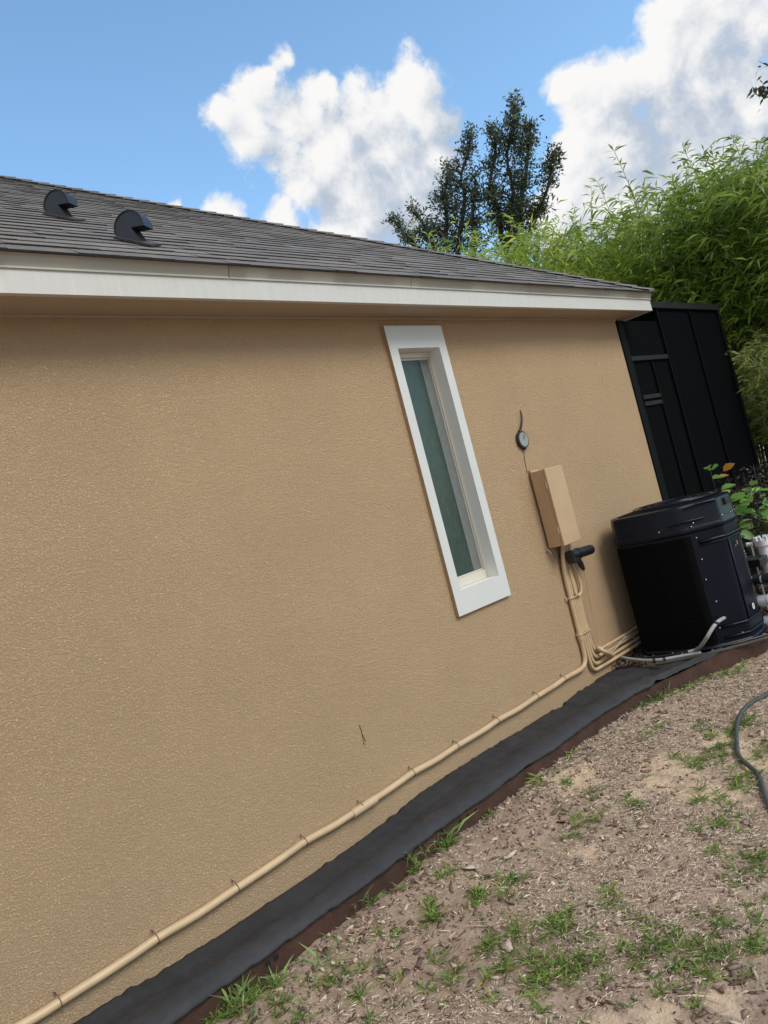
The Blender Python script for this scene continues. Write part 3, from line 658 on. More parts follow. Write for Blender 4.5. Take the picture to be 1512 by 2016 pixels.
# roof vents (gooseneck hoods): drum with flat cheeks, mouth facing down the slope
def roof_pt(u, v):
    d = ray(u, v); t = (ze + .008 + SL * (EYE[1] - ye) - EYE[2]) / (d[2] - SL * d[1]); return Vector(EYE + d * t)
def vent(base, R, wid):
    th = math.radians(27); ux = Vector((math.cos(th), math.sin(th), 0)); back = Vector((-math.sin(th), math.cos(th), 0)); up = Vector((0, 0, 1))
    sl = SL * back.y
    mb = MB(); ctr = base + up * R * .78
    pts = [(R * .99, -.80 * R + sl * R * .5)]
    for k in range(0, 17):
        a = math.radians(k * 184 / 16); pts.append((R * math.cos(a), R * math.sin(a)))
    pts.append((-.99 * R, -.20 * R)); pts.append((-.12 * R, -.02 * R)); pts.append((-.66 * R, -.80 * R - .9 * sl * R))
    x0, x1 = -wid / 2, wid / 2; n = len(pts)
    P0 = [ctr + ux * x0 + back * a + up * b for a, b in pts]; P1 = [ctr + ux * x1 + back * a + up * b for a, b in pts]
    mb.add(P0 + P1, [tuple(range(n - 1, -1, -1)), tuple(range(n, 2 * n))])
    mb.add(P0 + P1, [(k, k + 1, k + 1 + n, k + n) for k in range(0, n - 3)])
    mb.add(P0 + P1, [(k, k + 1, k + 1 + n, k + n) for k in range(n - 3, n - 1)], mi=1)
    mb.tube([p - ux * .002 for p in P0[1:18]], .0028, 6)
    mb.build('roof_vent', [M_VENT, M_DARK], roof, auto=35)
    f = MB(); q = []
    for a, b in ((-1.5, -1.35), (1.5, -1.35), (1.5, 1.3), (-1.5, 1.3)):
        v_ = ux * a * R * .42 + back * b * R * .85; q.append(base + Vector((v_.x, v_.y, SL * v_.y)) + nrm * .012)
    f.add(q + [p - nrm * .010 for p in q], [(0,1,2,3),(0,4,5,1),(1,5,6,2),(2,6,7,3),(3,7,4,0)])
    f.build('vent_flashing', M_SHINGLE2, roof)
M_SHINGLE2 = mat('tarred_flashing', (.06, .056, .058), .85, var=.4, vscale=30)
for uv in ((270, 478), (126, 430)): vent(roof_pt(*uv), .074, .070)

# ------------------------------------------------------------------ screened enclosure
XE = 7.985; ZT = 2.91
lan = empty('screen_enclosure', (6.9, 0, .3), 'black screened lanai enclosure at the far corner of the house', 'screen enclosure')
px_ = [XC + .002, on_y(1290,599).x, on_y(1356,606).x, XE]
mb = MB(); mb.box(XC + .004, XC + .075, -.012, .06, .2, ZS - .014); mb.build('post', M_FRAME, lan, bevel=.003)
mb = MB(); mb.box(XC + .090, XC + .115, -.004, .05, .2, ZS - .014); mb.build('post', M_EDGEP, lan, bevel=.003)
for k, x in enumerate(px_[1:]):
    mb = MB(); w = .011 if k < 2 else .05
    mb.box(x - w, x, -.003, .05, .2, ZT - .06); mb.build('post', M_EDGEP if k < 2 else M_FRAME, lan, bevel=.003)
mb = MB(); mb.box(XF + .03, XE, -.008, .055, ZT - .06, ZT); mb.build('top_rail', M_RAIL, lan, bevel=.003)
mb = MB(); mb.box(XC + .116, XE, 0, .05, .2, .36); mb.build('bottom_rail', M_FRAME, lan)
r0, r1 = on_y(1257,705), on_y(1315,705)
mb = MB(); mb.box(XC + .116, px_[1] - .021, -.002, .03, r0.z - .02, r0.z + .018); mb.build('rail', M_RAIL, lan, bevel=.002)
q0 = on_y(1280,780); dx1 = on_y(1302,778).x
for dz in (0, -.055):
    mb = MB(); mb.box(XC + .155, dx1, .004, .032, q0.z - .018 + dz, q0.z + .016 + dz); mb.build('rail', M_RAIL, lan, bevel=.002)
mb = MB(); mb.box(dx1, dx1 + .012, .002, .034, .36, r0.z - .021); mb.build('post', M_FRAME, lan, bevel=.002)
for k, (a0, a1) in enumerate([(XC + .116, px_[1] - .02), (px_[1], px_[2] - .02), (px_[2], XE - .05)]):
    mb = MB(); mb.add([(a0,.02,.36),(a1,.02,.36),(a1,.02,ZT-.06 if k else ZS),(a0,.02,ZT-.06 if k else ZS)], [(0,1,2,3)]); mb.build('screen_panel', M_SCREEN2 if k == 0 else M_SCREEN, lan)
mb = MB(); mb.add([(XE-.02,.05,.3),(XE-.02,7,.3),(XE-.02,7,ZT-.06),(XE-.02,.05,ZT-.06)], [(0,1,2,3)]); mb.build('screen_panel', M_SCREEN, lan)
mb = MB(); mb.add([(XF+.03,.05,ZT-.02),(XE,.05,ZT-.02),(XE,7,ZT-.02),(XF+.03,7,ZT-.02)], [(0,1,2,3)]); mb.build('roof_panel', M_SCREEN, lan)
for yy in (2.3, 4.6, 7.0):
    mb = MB(); mb.box(XE - .05, XE, yy - .05, yy, .2, ZT - .06); mb.build('post', M_FRAME, lan)
mb = MB(); mb.box(XE - .05, XE, .056, 7, ZT - .06, ZT); mb.build('top_rail', M_RAIL, lan)
mb = MB(); mb.box(XC + .01, XE, .06, 7, .1, .33); mb.build('floor_slab', mat('lanai_concrete', (.2,.19,.17), .9, var=.2), lan)

# ------------------------------------------------------------------ landscape fabric and edging
WALLEDGE = [(-1.5,.33),(.40,.327),(.78,.327),(1.05,.315),(1.31,.302),(1.32,.297),(1.62,.300),(1.82,.290),(1.835,.302),(2.05,.305),(2.26,.316),(2.5,.337),(2.81,.341),(3.1,.338),(3.36,.326),(3.66,.323),(3.83,.307),(3.84,.318),(4.0,.330),(4.21,.322),(4.25,.332),(4.41,.329)]
def wz(x):
    for (a0, za), (b0, zb) in zip(WALLEDGE[:-1], WALLEDGE[1:]):
        if a0 <= x <= b0: return za + (zb - za) * (x - a0) / (b0 - a0) if b0 > a0 else za
    return .329
mb = MB(); rows = []; K = 26
for x in np.arange(-1.5, 4.70, .0125):
    e = edge_y(x); r = []
    drape = max(0, min(1, (4.16 - x) / .12))
    hump = .020 * max(0, 1 - abs(x - 4.10) / .05)
    y_in = 0.0
    if x > 4.41: y_in = -(x - 4.41) / .29 * .62
    w0 = wz(x) + .007 * noise.noise((x * 22, 0, 0)) + .012 * noise.noise((x * 5, 3, 0)) * (abs(noise.noise((math.floor(x * 7), 1.5, 2))) * 2)
    top = .371 + .006 * noise.noise((x * 3, 7, 0)) + hump
    for k in range(K):
        t = k / (K - 1)
        if t < .72:
            s = t / .72; y = y_in * (1 - s) + (e + .055) * s if x > 4.41 else -.002 + (e + .057) * s
            z = w0 + (top - .012 - w0) * (s ** 1.6) * (.9) + .007 * noise.noise((x * 4, s * 5, 2)) * math.sin(math.pi * s) * 2 + .005 * noise.noise((x * 14, s * 9, 4)) * math.sin(math.pi * s)
            z += .020 * max(0, s - .7) / .3 * drape - .016 * math.sin(math.pi * min(1, s / .85)) ** 2
        else:
            s = (t - .72) / .28; a = s * math.radians(112)
            rr = .052
            y = e + .055 - .080 * math.sin(a * .85); z = top + .008 * drape - .027 * (1 - math.cos(a)) + .004 * noise.noise((x * 9, s * 3, 8)) 
            if drape < 1:
                yf = e + .055 - .042 * s; zf = top - .004 - .02 * s
                y = y * drape + yf * (1 - drape); z = z * drape + zf * (1 - drape)
        wr = .005 * noise.noise((x * 30, y * 8, 1)) + .010 * abs(noise.noise((x * 5 + y * 9, y * 3, 6))) * (1 if k > 2 else .2) * math.sin(math.pi * min(1, k / (K - 1) * 1.1)) + .006 * max(0, noise.noise((x * 11, y * 2, 31))) ** .5 * (1 if k > 14 else 0)
        r.append((x, y + (.006 * noise.noise((x * 6, t * 3, 11)) if k > 3 else 0), max(z + wr, .300)))
    rows.append(r)
vs = [p for r in rows for p in r]; fs = [(i*K+k, (i+1)*K+k, (i+1)*K+k+1, i*K+k+1) for i in range(len(rows)-1) for k in range(K-1)]
fabric = MB(); fabric.add(vs, fs)
fo = tag(fabric.build('landscape_fabric', M_FABRIC, smooth=True, solid=.002), 'long strip of black landscape fabric draped between the wall and the edging', 'landscape fabric')

mb = MB(); ex = [x for x in np.arange(-1.5, 9.4, .06)]
vs = []
for x in ex:
    e = edge_y(x) + .004 * noise.noise((x * 3, 0, 4)); top = .338 + (.016 if x > 4.3 else 0) * min(1, (x - 4.3) * 3)
    zb = .15
    vs += [(x, e - .010, zb), (x, e - .012, top), (x, e + .012, top), (x, e + .012, zb)]
n = len(ex); fs = [(i*4+k, (i+1)*4+k, (i+1)*4+(k+1)%4, i*4+(k+1)%4) for i in range(n-1) for k in range(4)] + [(0,1,2,3)]
mb.add(vs, fs)
edging = tag(mb.build('landscape_edging', M_BOARD, bevel=0), 'rusty brown edging board under the outer lip of the fabric', 'edging')
for (u, v) in [(905,1618),(922,1608),(938,1597),(520,1895),(540,1885)]:
    mb = MB(); p = on_z(u, v, .31); e = edge_y(p.x) - .0145
    mb.box(p.x - .010, p.x + .008, e, e + .003, .306, .322); mb.build('slot', M_DARK, edging)

# ------------------------------------------------------------------ conduits on the wall
RC = .0155; YC = -.020
bases = []
long_pts = []
cl = [(105,1968),(297,1845),(455,1745),(590,1655),(702,1587),(803,1520),(890,1467),(970,1418),(1048,1370),(1102,1336)]
CP = [on_y(u, v) for u, v in cl]
long_pts.append((-.6, YC, .45)); long_pts.append((.35, YC, .448))
for i, p in enumerate(CP):
    long_pts.append((p.x - .07, YC, p.z - .012)); long_pts.append((p.x + .02, YC, p.z - .009 + (.003 if i % 2 else 0)))
    if i < len(CP) - 1:
        q = CP[i + 1]; long_pts.append(((p.x + q.x) / 2, YC, (p.z + q.z) / 2 - .012 - .003 * (i % 2)))
long_pts += [(4.06, YC, .452), (4.125, YC, .458), (4.158, YC, .50), (4.163, YC, .58), (4.165, YC, .8), (4.17, YC, 1.0), (4.175, YC - .01, 1.12), (4.20, YC - .03, 1.25)]
mb = MB(); mb.tube(long_pts, RC, 14, smooth=2)
lc = tag(mb.build('conduit', M_PIPE, smooth=True), 'long tan conduit running low along the wall and turning up to the electrical box', 'conduit')
mb = MB(); c0 = CP[4]; mb.tube([(c0.x - .05, YC, c0.z - .0135), (c0.x + .10, YC, c0.z - .010)], RC + .004, 14); mb.build('coupling', M_PIPE, lc, smooth=False, auto=40)
mb = MB(); mb.tube([(4.163, YC, .62), (4.163, YC, .67)], RC + .004, 14); mb.build('coupling', M_PIPE, lc, auto=40)
for i, p in enumerate(CP):
    mb = MB(); x = p.x + .01; zc = p.z - .0105
    arc = [(x, -.001, zc + .03), (x, YC - .008, zc + RC + .006), (x + .001, YC - RC - .003, zc + .004), (x + .002, YC - RC * .8, zc - RC * .8), (x + .002, -.003, zc - RC - .004)]
    mb.tube(arc,   .0014, 6, smooth=2)
    mb.tube([(x - .002, -.001, zc + .02), (x - .006, -.012, zc + .035), (x - .010, -.012, zc + .040)], .0014, 5)
    mb.build('pipe_clip', M_BRASSW, lc)
# nested conduits turning right towards the heat pump
turns = [(4.198, .392, -.020, .0120), (4.224, .425, -.020, .0115), (4.248, .462, -.020, .0115), (4.270, .497, -.020, .0105)]
names = ['lowest', 'second lowest', 'second highest', 'highest']
for (x, z, y, r), nm_ in zip(turns, names):
    R_ = .05
    pts = [(x + .02, y - .03, 1.25), (x + .004, y, 1.12), (x, y, .9), (x - .003, y, .7), (x - .002, y, z + R_ * 1.6), (x + .010, y, z + R_ * .5), (x + .045, y, z + .004), (x + .09, y, z + .004), (4.6, y - .012, z + .006), (5.0, y - .02, z + .012)]
    mb = MB(); mb.tube(pts, r, 12, smooth=3)
    o = tag(mb.build('conduit', M_PIPE, smooth=True), f'tan conduit bending right to the heat pump, {nm_} of the four nested bends', 'conduit', 'nested conduits bending to the heat pump')
    mb = MB(); mb.tube([(x - .003, y, .66), (x - .003, y, .69)], r + .003, 12); mb.build('coupling', M_PIPE, o, auto=40)
mb = MB(); z = .893
mb.tube([(4.14, -.002, z), (4.145, -.040, z), (4.20, -.042, z), (4.29, -.040, z + .004), (4.295, -.002, z + .004)], .0045, 6, smooth=1)
mb.box(4.13, 4.142, -.012, -.001, z - .014, z + .014)
tag(mb.build('pipe_strap', M_PIPE), 'tan strap across the vertical conduits at the lower end of the U loop', 'strap', 'straps over the vertical conduits')
mb = MB(); z = .655
mb.tube([(4.14, -.002, z), (4.145, -.040, z), (4.20, -.042, z), (4.285, -.040, z + .002), (4.295, -.002, z)], .004, 6, smooth=1)
tag(mb.build('pipe_strap', M_PIPE), 'tan strap across the vertical conduits just above their bends', 'strap', 'straps over the vertical conduits')
# U loop
mb = MB(); lp = [on_y(1128,1108,-.05), on_y(1139,1135,-.05), on_y(1145,1158,-.05), on_y(1142,1172,-.045), on_y(1134,1172,-.04), on_y(1130,1158,-.035), on_y(1120,1120,-.035)]
mb.tube(lp, .0105, 10, smooth=3); tag(mb.build('conduit', M_PIPE, smooth=True), 'short tan conduit hanging in a U loop below the black cylinder', 'conduit')

# ------------------------------------------------------------------ electrical box
bx = empty('electrical_box', (4.185, 0, 1.24), 'tan metal electrical box mounted on the wall above the conduits', 'electrical box')
BX0, BX1, BY, BZ0, BZ1 = 4.086, 4.281, -.134, 1.238, 1.728
mb = MB(); mb.box(BX0, BX1, -.115, -.017, BZ0, BZ1); mb.build('enclosure', M_BOX, bx, bevel=.003)
mb = MB(); mb.box(BX0 - .003, BX1 + .003, BY, -.117, BZ0 - .003, BZ1 + .003); door = mb.build('door', M_BOX, bx, bevel=.004)
for zz in (BZ0 + .10, BZ1 - .10): mb = MB(); mb.tube([(BX0 - .005, -.116, zz - .022), (BX0 - .005, -.116, zz + .022)], .0045, 8); mb.build('hinge', M_BOX, door)
mb = MB(); mb.box(BX0 + .03, BX1 - .03, -.018, -.001, BZ0 + .04, BZ1 - .04); mb.build('backplate', M_DARK, bx)
mb = MB(); mb.box(BX0 + .01, BX0 + .10, -.020, -.001, BZ1 + .001, BZ1 + .014)
for k in range(3): mb.tube([(BX0 + .02 + .03 * k, -.014, BZ1), (BX0 + .02 + .03 * k, -.014, BZ1 + .024)], .003, 6)
mb.build('mounting_lug', M_BOX, bx)
p = on_y(1080,1084,-.01); mb = MB(); mb.tube([p + Vector((-.012, 0, .010)), p + Vector((-.012, -.012, -.002)), p + Vector((-.004, -.014, -.022))], .004, 7); mb.tube([p + Vector((-.02, -.004, .004)), p + Vector((.006, -.004, .004))], .0045, 7)
mb.build('latch', M_STEEL, bx)

# ------------------------------------------------------------------ black cylinder device
cy = empty('actuator', tuple(on_y(1140,1090,-.09)), 'black cylinder with a bracket, sticking out right of the electrical box', 'black cylinder')
A_ = on_y(1124,1094,-.095); B_ = on_y(1161,1082,-.095)
mb = MB(); mb.tube([A_.lerp(B_, t) for t in (0, .3, .6, .9, 1.0, 1.06, 1.10)], lambda t: .033 if t < .7 else .033 * math.sqrt(max(0.05, 1 - ((t - .7) / .32) ** 2)), 20); mb.build('housing', M_BLACKP, cy, auto=50)
mb = MB(); m_ = A_.lerp(B_, .35); mb.tube([m_ + (A_ - B_).normalized() * .012, m_ + (B_ - A_).normalized() * .012], .037, 20); mb.build('collar', M_BLACKP, cy, auto=40)
mb = MB(); mb.box(A_.x - .010, A_.x + .050, -.122, -.062, A_.z - .052, A_.z + .030); mb.box(A_.x + .005, A_.x + .030, -.064, -.001, A_.z - .02, A_.z + .02); mb.build('bracket', M_BLACKP, cy, bevel=.008)
e0 = on_y(1137,1098,-.095); e1 = on_y(1149,1121,-.095)
mb = MB(); mb.tube([e0, e0.lerp(e1, .55), e1], lambda t: .018 if t < .6 else .012, 12); mb.build('connector', M_BLACKP, cy, auto=40)
mb = MB(); mb.tube([e1, e1 + (e1 - e0).normalized() * .015], .006, 8); mb.build('ferrule', M_BOX, cy)
# thin cable
mb = MB(); mb.tube([e1 + (e1 - e0).normalized() * .014, on_y(1160,1180,-.06), on_y(1180,1262,-.04), on_y(1184,1284,-.05), on_y(1192,1288,-.06), on_y(1205,1280,-.06)], .0032, 6, smooth=2)
tag(mb.build('cable', M_PIPE, smooth=True), 'thin tan cable hanging straight down from the black cylinder', 'cable')
for k, (pts, lab) in enumerate([([(1190,1280),(1203,1270),(1222,1262),(1245,1246),(1268,1236)], 'thin wire lying above the conduits beside the heat pump, the longer one'),
                              ([(1195,1290),(1212,1278),(1222,1262),(1235,1250),(1250,1256),(1256,1268)], 'thin looped wire curling over the conduits beside the heat pump')]):
    mb = MB(); mb.tube([on_y(u, v, -.05) for u, v in pts], .003, 6, smooth=2); tag(mb.build('wire', M_PIPE if k == 0 else M_SASH, smooth=True), lab, 'wire')

# ------------------------------------------------------------------ thermometer hung on the wall
th = empty('gauge', tuple(on_y(1029,868,-.01)), 'small round dark rimmed gauge hung on the wall above the electrical box', 'gauge')
c = on_y(1028,866,-.012); nd = Vector((-.35, -1, 0)).normalized()
mb = MB(); mb.tube([c + Vector((0, .010, 0)), c - Vector((0, .012, 0))], .055, 24); rim = mb.build('rim', M_WIRE, th, auto=40); rim.scale = (1, 1, 1)
mb = MB(); mb.tube([c - Vector((0, .0125, 0)), c - Vector((0, .014, 0))], .046, 24); mb.build('dial', mat('dial', (.26, .27, .25), .35, var=.15, vscale=30), th)
mb = MB()
for a in (1.2,): mb.prism(c - Vector((0, .0155, 0)), c + Vector((math.cos(a) * .036, -.0155, math.sin(a) * .036)), .004, .002, up=(0, 1, 0))
mb.build('dial_mark', M_WIRE, th)
t0 = on_y(1024,808); mb = MB(); mb.tube([c + Vector((0, 0, .052)), c.lerp(t0, .5) + Vector((.012, -.012, .03)), t0 + Vector((0, -.004, 0))], lambda t: .006 * (1 - t) + .0025, 8, smooth=2); mb.build('stem', M_WIRE, th)
for dz in (.055, -.055):
    mb = MB(); mb.tube([c + Vector((-.012, 0, dz)), c + Vector((.012, 0, dz))], .009, 8); mb.build('clamp', M_WIRE, th)
mb = MB(); mb.tube([c + Vector((0, .006, -.055)), on_y(1033,905,-.004), on_y(1038,930,-.004)], .0018, 5); mb.build('lead', M_BRASSW, th)

# ------------------------------------------------------------------ heat pump
HZ = .35
hp = empty('heat_pump', (5.05, -.44, HZ), 'big black pool heat pump standing on the mulch against the wall', 'heat pump')
poly = [(4.655,-.165),(4.664,-.42),(4.700,-.60),(4.880,-.780),(5.09,-.782),(5.235,-.735),(5.38,-.60),(5.40,-.25),(5.36,-.10),(5.20,-.065),(4.78,-.075)]
def chaikin(P, k):
    P = [Vector((*p, 0)) for p in P]
    for _ in range(k):
        Q = []
        for a, b in zip(P, P[1:] + P[:1]): w = (.06, .14, .25)[_]; Q += [a.lerp(b, w), a.lerp(b, 1 - w)]
        P = Q
    return P
FP = chaikin(poly, 3); cen = Vector((5.045, -.43, 0))
def level(z, off):
    out = []
    for p in FP:
        d = (p - cen); out.append(Vector((p.x, p.y, 0)) + d.normalized() * off + Vector((0, 0, z)))
    return out
def loft(levels, name, m, cap0=False, cap1=False, **k):
    mb = MB(); mb.loft([level(z, o)[::-1] for z, o in levels], cap0, cap1); 
    mb.f = [f[::-1] for f in mb.f]
    return mb.build(name, m, hp, **k)
cab = loft([(HZ - .01, .004), (HZ + .03, .006), (HZ + .035, -.004), (1.10, -.004), (1.112, -.012)], 'cabinet', M_PUMP, auto=30)
# base pan and beads
loft([(HZ, .006), (HZ + .008, .014), (HZ + .022, .014), (HZ + .03, .006)], 'base_pan', M_PUMP, auto=60)
lid = loft([(1.105, -.01), (1.108, .006), (1.116, .0085), (1.128, .0085), (1.136, .005), (1.148, .001), (1.262, -.003), (1.276, -.006), (1.282, -.012), (1.284, -.03), (1.286, -.05)], 'lid', M_PUMP, auto=35)
mb = MB()
top = [level(1.286, -.05), level(1.292, -.10), level(1.300, -.18), level(1.303, -.27)]
mb.loft([r[::-1] for r in top], False, True); mb.f = [f[::-1] for f in mb.f]; mb.build('fan_grille', M_GRILLE, hp, auto=30)
mb = MB()
for r in (.12, .17, .22, .27):
    mb.tube([cen + Vector((math.cos(a) * r, math.sin(a) * r, 1.306 - r * .02)) for a in np.linspace(0, 2 * math.pi, 33)], .004, 6, caps=False)
mb.build('guard_ring', M_PUMP, hp)
bvh = BVHTree.FromPolygons([Vector(v) for v in (level(HZ + .03, .0) + level(1.09, .0))], [(k, (k + 1) % len(FP), (k + 1) % len(FP) + len(FP), k + len(FP)) for k in range(len(FP))])
bvl = BVHTree.FromPolygons([Vector(v) for v in (level(1.09, .010) + level(1.29, .002))], [(k, (k + 1) % len(FP), (k + 1) % len(FP) + len(FP), k + len(FP)) for k in range(len(FP))])
def stick(u, v, b=None):
    d = Vector(ray(u, v)).normalized(); h = (b or bvh).ray_cast(Vector(EYE), d)
    n_ = h[1]; 
    if n_ is None: return None, None
    if n_.dot(d) > 0: n_ = -n_
    return h[0], n_
# perforated panel on the left side and front-left corner
N_ = len(FP); sel = [k for k in range(N_) if FP[k].x < 4.80 and FP[k].y > -.645 and FP[k].y < -.09]
lvl0, lvl1 = level(HZ + .045, .006), level(1.084, .006)
lA, lB = level(HZ + .045, -.004), level(1.084, -.004)
sel.sort(key=lambda k: -FP[k].y)
mb = MB(); n = len(sel)
mb.add([lvl0[k] for k in sel] + [lvl1[k] for k in sel], [(i, i + 1, i + 1 + n, i + n) for i in range(n - 1)])
k = sel[-1]; mb.add([lvl0[k], lvl1[k], lB[k], lA[k]], [(0,1,2,3)]); k = sel[0]; mb.add([lvl0[k], lvl1[k], lB[k], lA[k]], [(0,1,2,3)])
mb.build('coil_grille', M_GRILLE, hp)
for uv0, uv1 in [((1303,1058),(1362,1282)), ((1362,1042),(1388,1150))]:
    P0_, n0 = stick(*uv0); P1_, n1_ = stick(*uv1)
    if P0_ is None or P1_ is None: continue
    mb = MB(); m1 = P0_ + n0 * .008; mb.tube([Vector((P0_.x, P0_.y, 1.08)) + n0 * .007, Vector((P0_.x, P0_.y, HZ + .05)) + n0 * .007], .0045, 8); mb.build('rib', M_PUMP, hp, smooth=True)
# corner rib on the front-right
for uv in [(1444,1100)]:
    P0_, n0 = stick(*uv); mb = MB(); mb.tube([Vector((P0_.x, P0_.y, 1.02)) + n0 * .002, Vector((P0_.x, P0_.y, HZ + .12)) - n0 * .001], .005, 8); mb.build('rib', M_PUMP, hp, smooth=True)
def ring_part(z, off, r, name, ks):
    lv = level(z, off); mb = MB(); mb.tube([lv[k] for k in ks], r, 8); return mb.build(name, M_PUMP, hp, smooth=True)
front = sorted([k for k in range(N_) if (FP[k].x > 4.735 and FP[k].y < -.6)], key=lambda k: FP[k].x)
ring_part(1.035, .0, .012, 'bead', front); ring_part(1.015, .0, .006, 'bead', front)
ring_part(HZ + .13, .0, .010, 'bead', front); ring_part(HZ + .06, .0, .008, 'bead', front)
# raised ribs on the lid
for pts in [[(1345,1003),(1372,992),(1395,986),(1409,984)], [(1312,1038),(1340,1030),(1365,1024),(1388,1018)]]:
    q = []
    for u, v in pts:
        P0_, n0 = stick(u, v, bvl)
        if P0_ is not None: q.append(P0_ + n0 * .002)
    if len(q) > 1: mb = MB(); mb.tube(q, lambda t: .007 * math.sin(math.pi * min(.95, max(.05, t))) + .002, 8, smooth=2); mb.build('lid_rib', M_PUMP, hp, smooth=True)
mb = MB()
for (u, v, b) in [(1298,1048,bvl),(1360,1037,bvl),(1364,1030,bvl),(1370,1059,bvh),(1381,1101,bvh),(1389,1141,bvh),(1409,1184,bvh),(1416,1236,bvh),(1461,1245,bvh),(1420,1014,bvl)]:
    P0_, n0 = stick(u, v, b)
    if P0_ is None: continue
    m2 = MB(); m2.ball(P0_ + n0 * .006, .0055, 6); m2.build('screw', M_STEEL, hp, smooth=True)
M_YEL = mat('faded_yellow_print', (.34, .24, .03), .5); M_WHT = mat('white_sticker', (.62, .62, .60), .5)
def sticker(u, v, w, h, m, b=None, name='sticker', rnd=False):
    P0_, n0 = stick(u, v, b)
    if P0_ is None: return
    t = Vector((0, 0, 1)).cross(n0).normalized(); up = n0.cross(t); P0_ = P0_ + n0 * .0075
    mb = MB()
    if rnd: vs = [P0_ + t * math.cos(a) * w / 2 + up * math.sin(a) * h / 2 for a in np.linspace(0, 2 * math.pi, 17)[:-1]]
    else: vs = [P0_ - t * w / 2 - up * h / 2, P0_ + t * w / 2 - up * h / 2, P0_ + t * w / 2 + up * h / 2, P0_ - t * w / 2 + up * h / 2]
    mb.add(vs + [p + n0 * .0006 for p in vs], [tuple(range(len(vs), 2 * len(vs)))] + [(k, (k + 1) % len(vs), (k + 1) % len(vs) + len(vs), k + len(vs)) for k in range(len(vs))])
    return mb.build(name, m, hp)
# small printed marks
for (u, v, w, h, m) in [(1447,1029,.030,.004,M_YEL),(1451,1026,.008,.022,M_YEL),(1444,1031,.008,.012,M_YEL),(1449,1068,.012,.026,M_YEL),(1446,1074,.008,.012,M_YEL),
                        (1463,1085,.006,.010,M_WHT),(1465,1090,.010,.005,M_WHT),(1467,1096,.006,.012,M_WHT),(1470,1100,.020,.004,M_YEL)]:
    sticker(u, v, w, h, m, bvl if v < 1040 else bvh, 'printed_mark')
sticker(1481,1193, .038, .042, M_WHT, None, 'sticker', True); sticker(1481,1193, .020, .008, M_GREYP, None, 'sticker', False)
for (u, v) in [(1436,1008),(1440,1006),(1443,1003),(1447,1001)]:
    P0_, n0 = stick(u, v, bvl)
    if P0_ is not None: m2 = MB(); m2.ball(P0_ + n0 * .006, .0035, 6); m2.build('indicator_light', M_STEEL, hp, smooth=True)
sticker(1430,984, .060, .050, M_PUMP, bvl, 'control_panel'); sticker(1427,982, .022, .012, M_GREYP, bvl, 'display')

# pipes leaving the heat pump on the far right
for k, (u, v, r, lab) in enumerate([(1494,1141,.030,'white PVC pipe out of the heat pump, uppermost of three'), (1497,1183,.034,'white PVC pipe out of the heat pump, middle of three'), (1503,1224,.034,'white PVC pipe out of the heat pump, lowest of three')]):
    q = on_x(u, v, 5.20); q.y = -.78
    pr = empty('pvc_pipe', tuple(q), lab, 'pipe', 'white pipes on the heat pump')
    mb = MB(); mb.tube([(q.x, -.72, q.z), (q.x, -1.02, q.z), (q.x, -1.10 - .1 * k, q.z), (q.x, -1.13 - .1 * k, q.z - .06), (q.x, -1.13 - .1 * k, .2)], r * .82, 16, smooth=2); mb.build('pipe', M_WHITEP, pr, smooth=True)
    mb = MB(); 
    for a, b, rr in [(-.755, -.80, r * 1.1), (-.815, -.87, r * 1.25)]: mb.tube([(q.x, a, q.z), (q.x, b, q.z)], rr, 20)
    mb.build('union_nut', M_WHITEP if k else M_BLACKP, pr, auto=40)
vp = on_x(1505,1078, 5.75); vv = empty('pool_valve', (vp.x, vp.y, .33), 'white PVC valve with a toothed cap at the right edge behind the heat pump', 'valve')
mb = MB(); mb.tube([(vp.x, vp.y, .30), (vp.x, vp.y, vp.z + .02)], .045, 20); mb.build('body', M_WHITEP, vv, auto=40)
mb = MB(); mb.tube([(vp.x, vp.y, vp.z + .02), (vp.x, vp.y, vp.z + .06)], .058, 20)
for a in np.linspace(0, 2 * math.pi, 9)[:-1]: mb.box(vp.x + .05 * math.cos(a) - .01, vp.x + .05 * math.cos(a) + .01, vp.y + .05 * math.sin(a) - .01, vp.y + .05 * math.sin(a) + .01, vp.z + .06, vp.z + .085)
mb.build('cap', M_WHITEP, vv, auto=40)
mb = MB(); mb.box(vp.x - .20, vp.x + .03, vp.y - .02, vp.y + .15, vp.z - .10, vp.z - .045); mb.build('bracket', M_BLACKP, vv, bevel=.004)
mb = MB(); q = on_x(1476,1072, 5.72); mb.tube([q + Vector((0, .02, 0)), q + Vector((0, -.02, 0))], .016, 12); mb.tube([q + Vector((0, -.01, 0)), q + Vector((0, -.01, -.75))], .007, 8)
tag(mb.build('garden_stake_light', M_WHITEP, auto=40), 'small white knob on a thin stem right of the heat pump', 'stake')

# grey flexible conduit and cables on the mulch
gz = .375
def onbed(u, v, z=gz): return on_z(u, v, z)
mb = MB(); mb.tube([on_y(1180,1277,-.05), on_y(1196,1286,-.09), onbed(1213,1292,.38), onbed(1240,1298), onbed(1275,1301), onbed(1305,1299), onbed(1340,1292), onbed(1365,1288), onbed(1380,1285)], .0112, 12, smooth=3)
gc = tag(mb.build('flexible_conduit', M_GREYP, smooth=True), 'grey flexible conduit lying on the mulch in front of the heat pump', 'conduit')
mb = MB(); mb.tube([on_y(1176,1275,-.045), on_y(1180,1277,-.05), on_y(1196,1286,-.09), onbed(1213,1292,.38), onbed(1218,1294,.379)], .0135, 12, smooth=3); mb.build('elbow', M_PIPE, gc, smooth=True)
for (u, v) in [(1219,1294),(1288,1301),(1308,1298)]:
    p = onbed(u, v); mb = MB(); mb.tube([p + Vector((-.004, .006, 0)), p + Vector((.004, -.006, 0))], .0145, 12); mb.build('tie', M_BLACKP, gc)
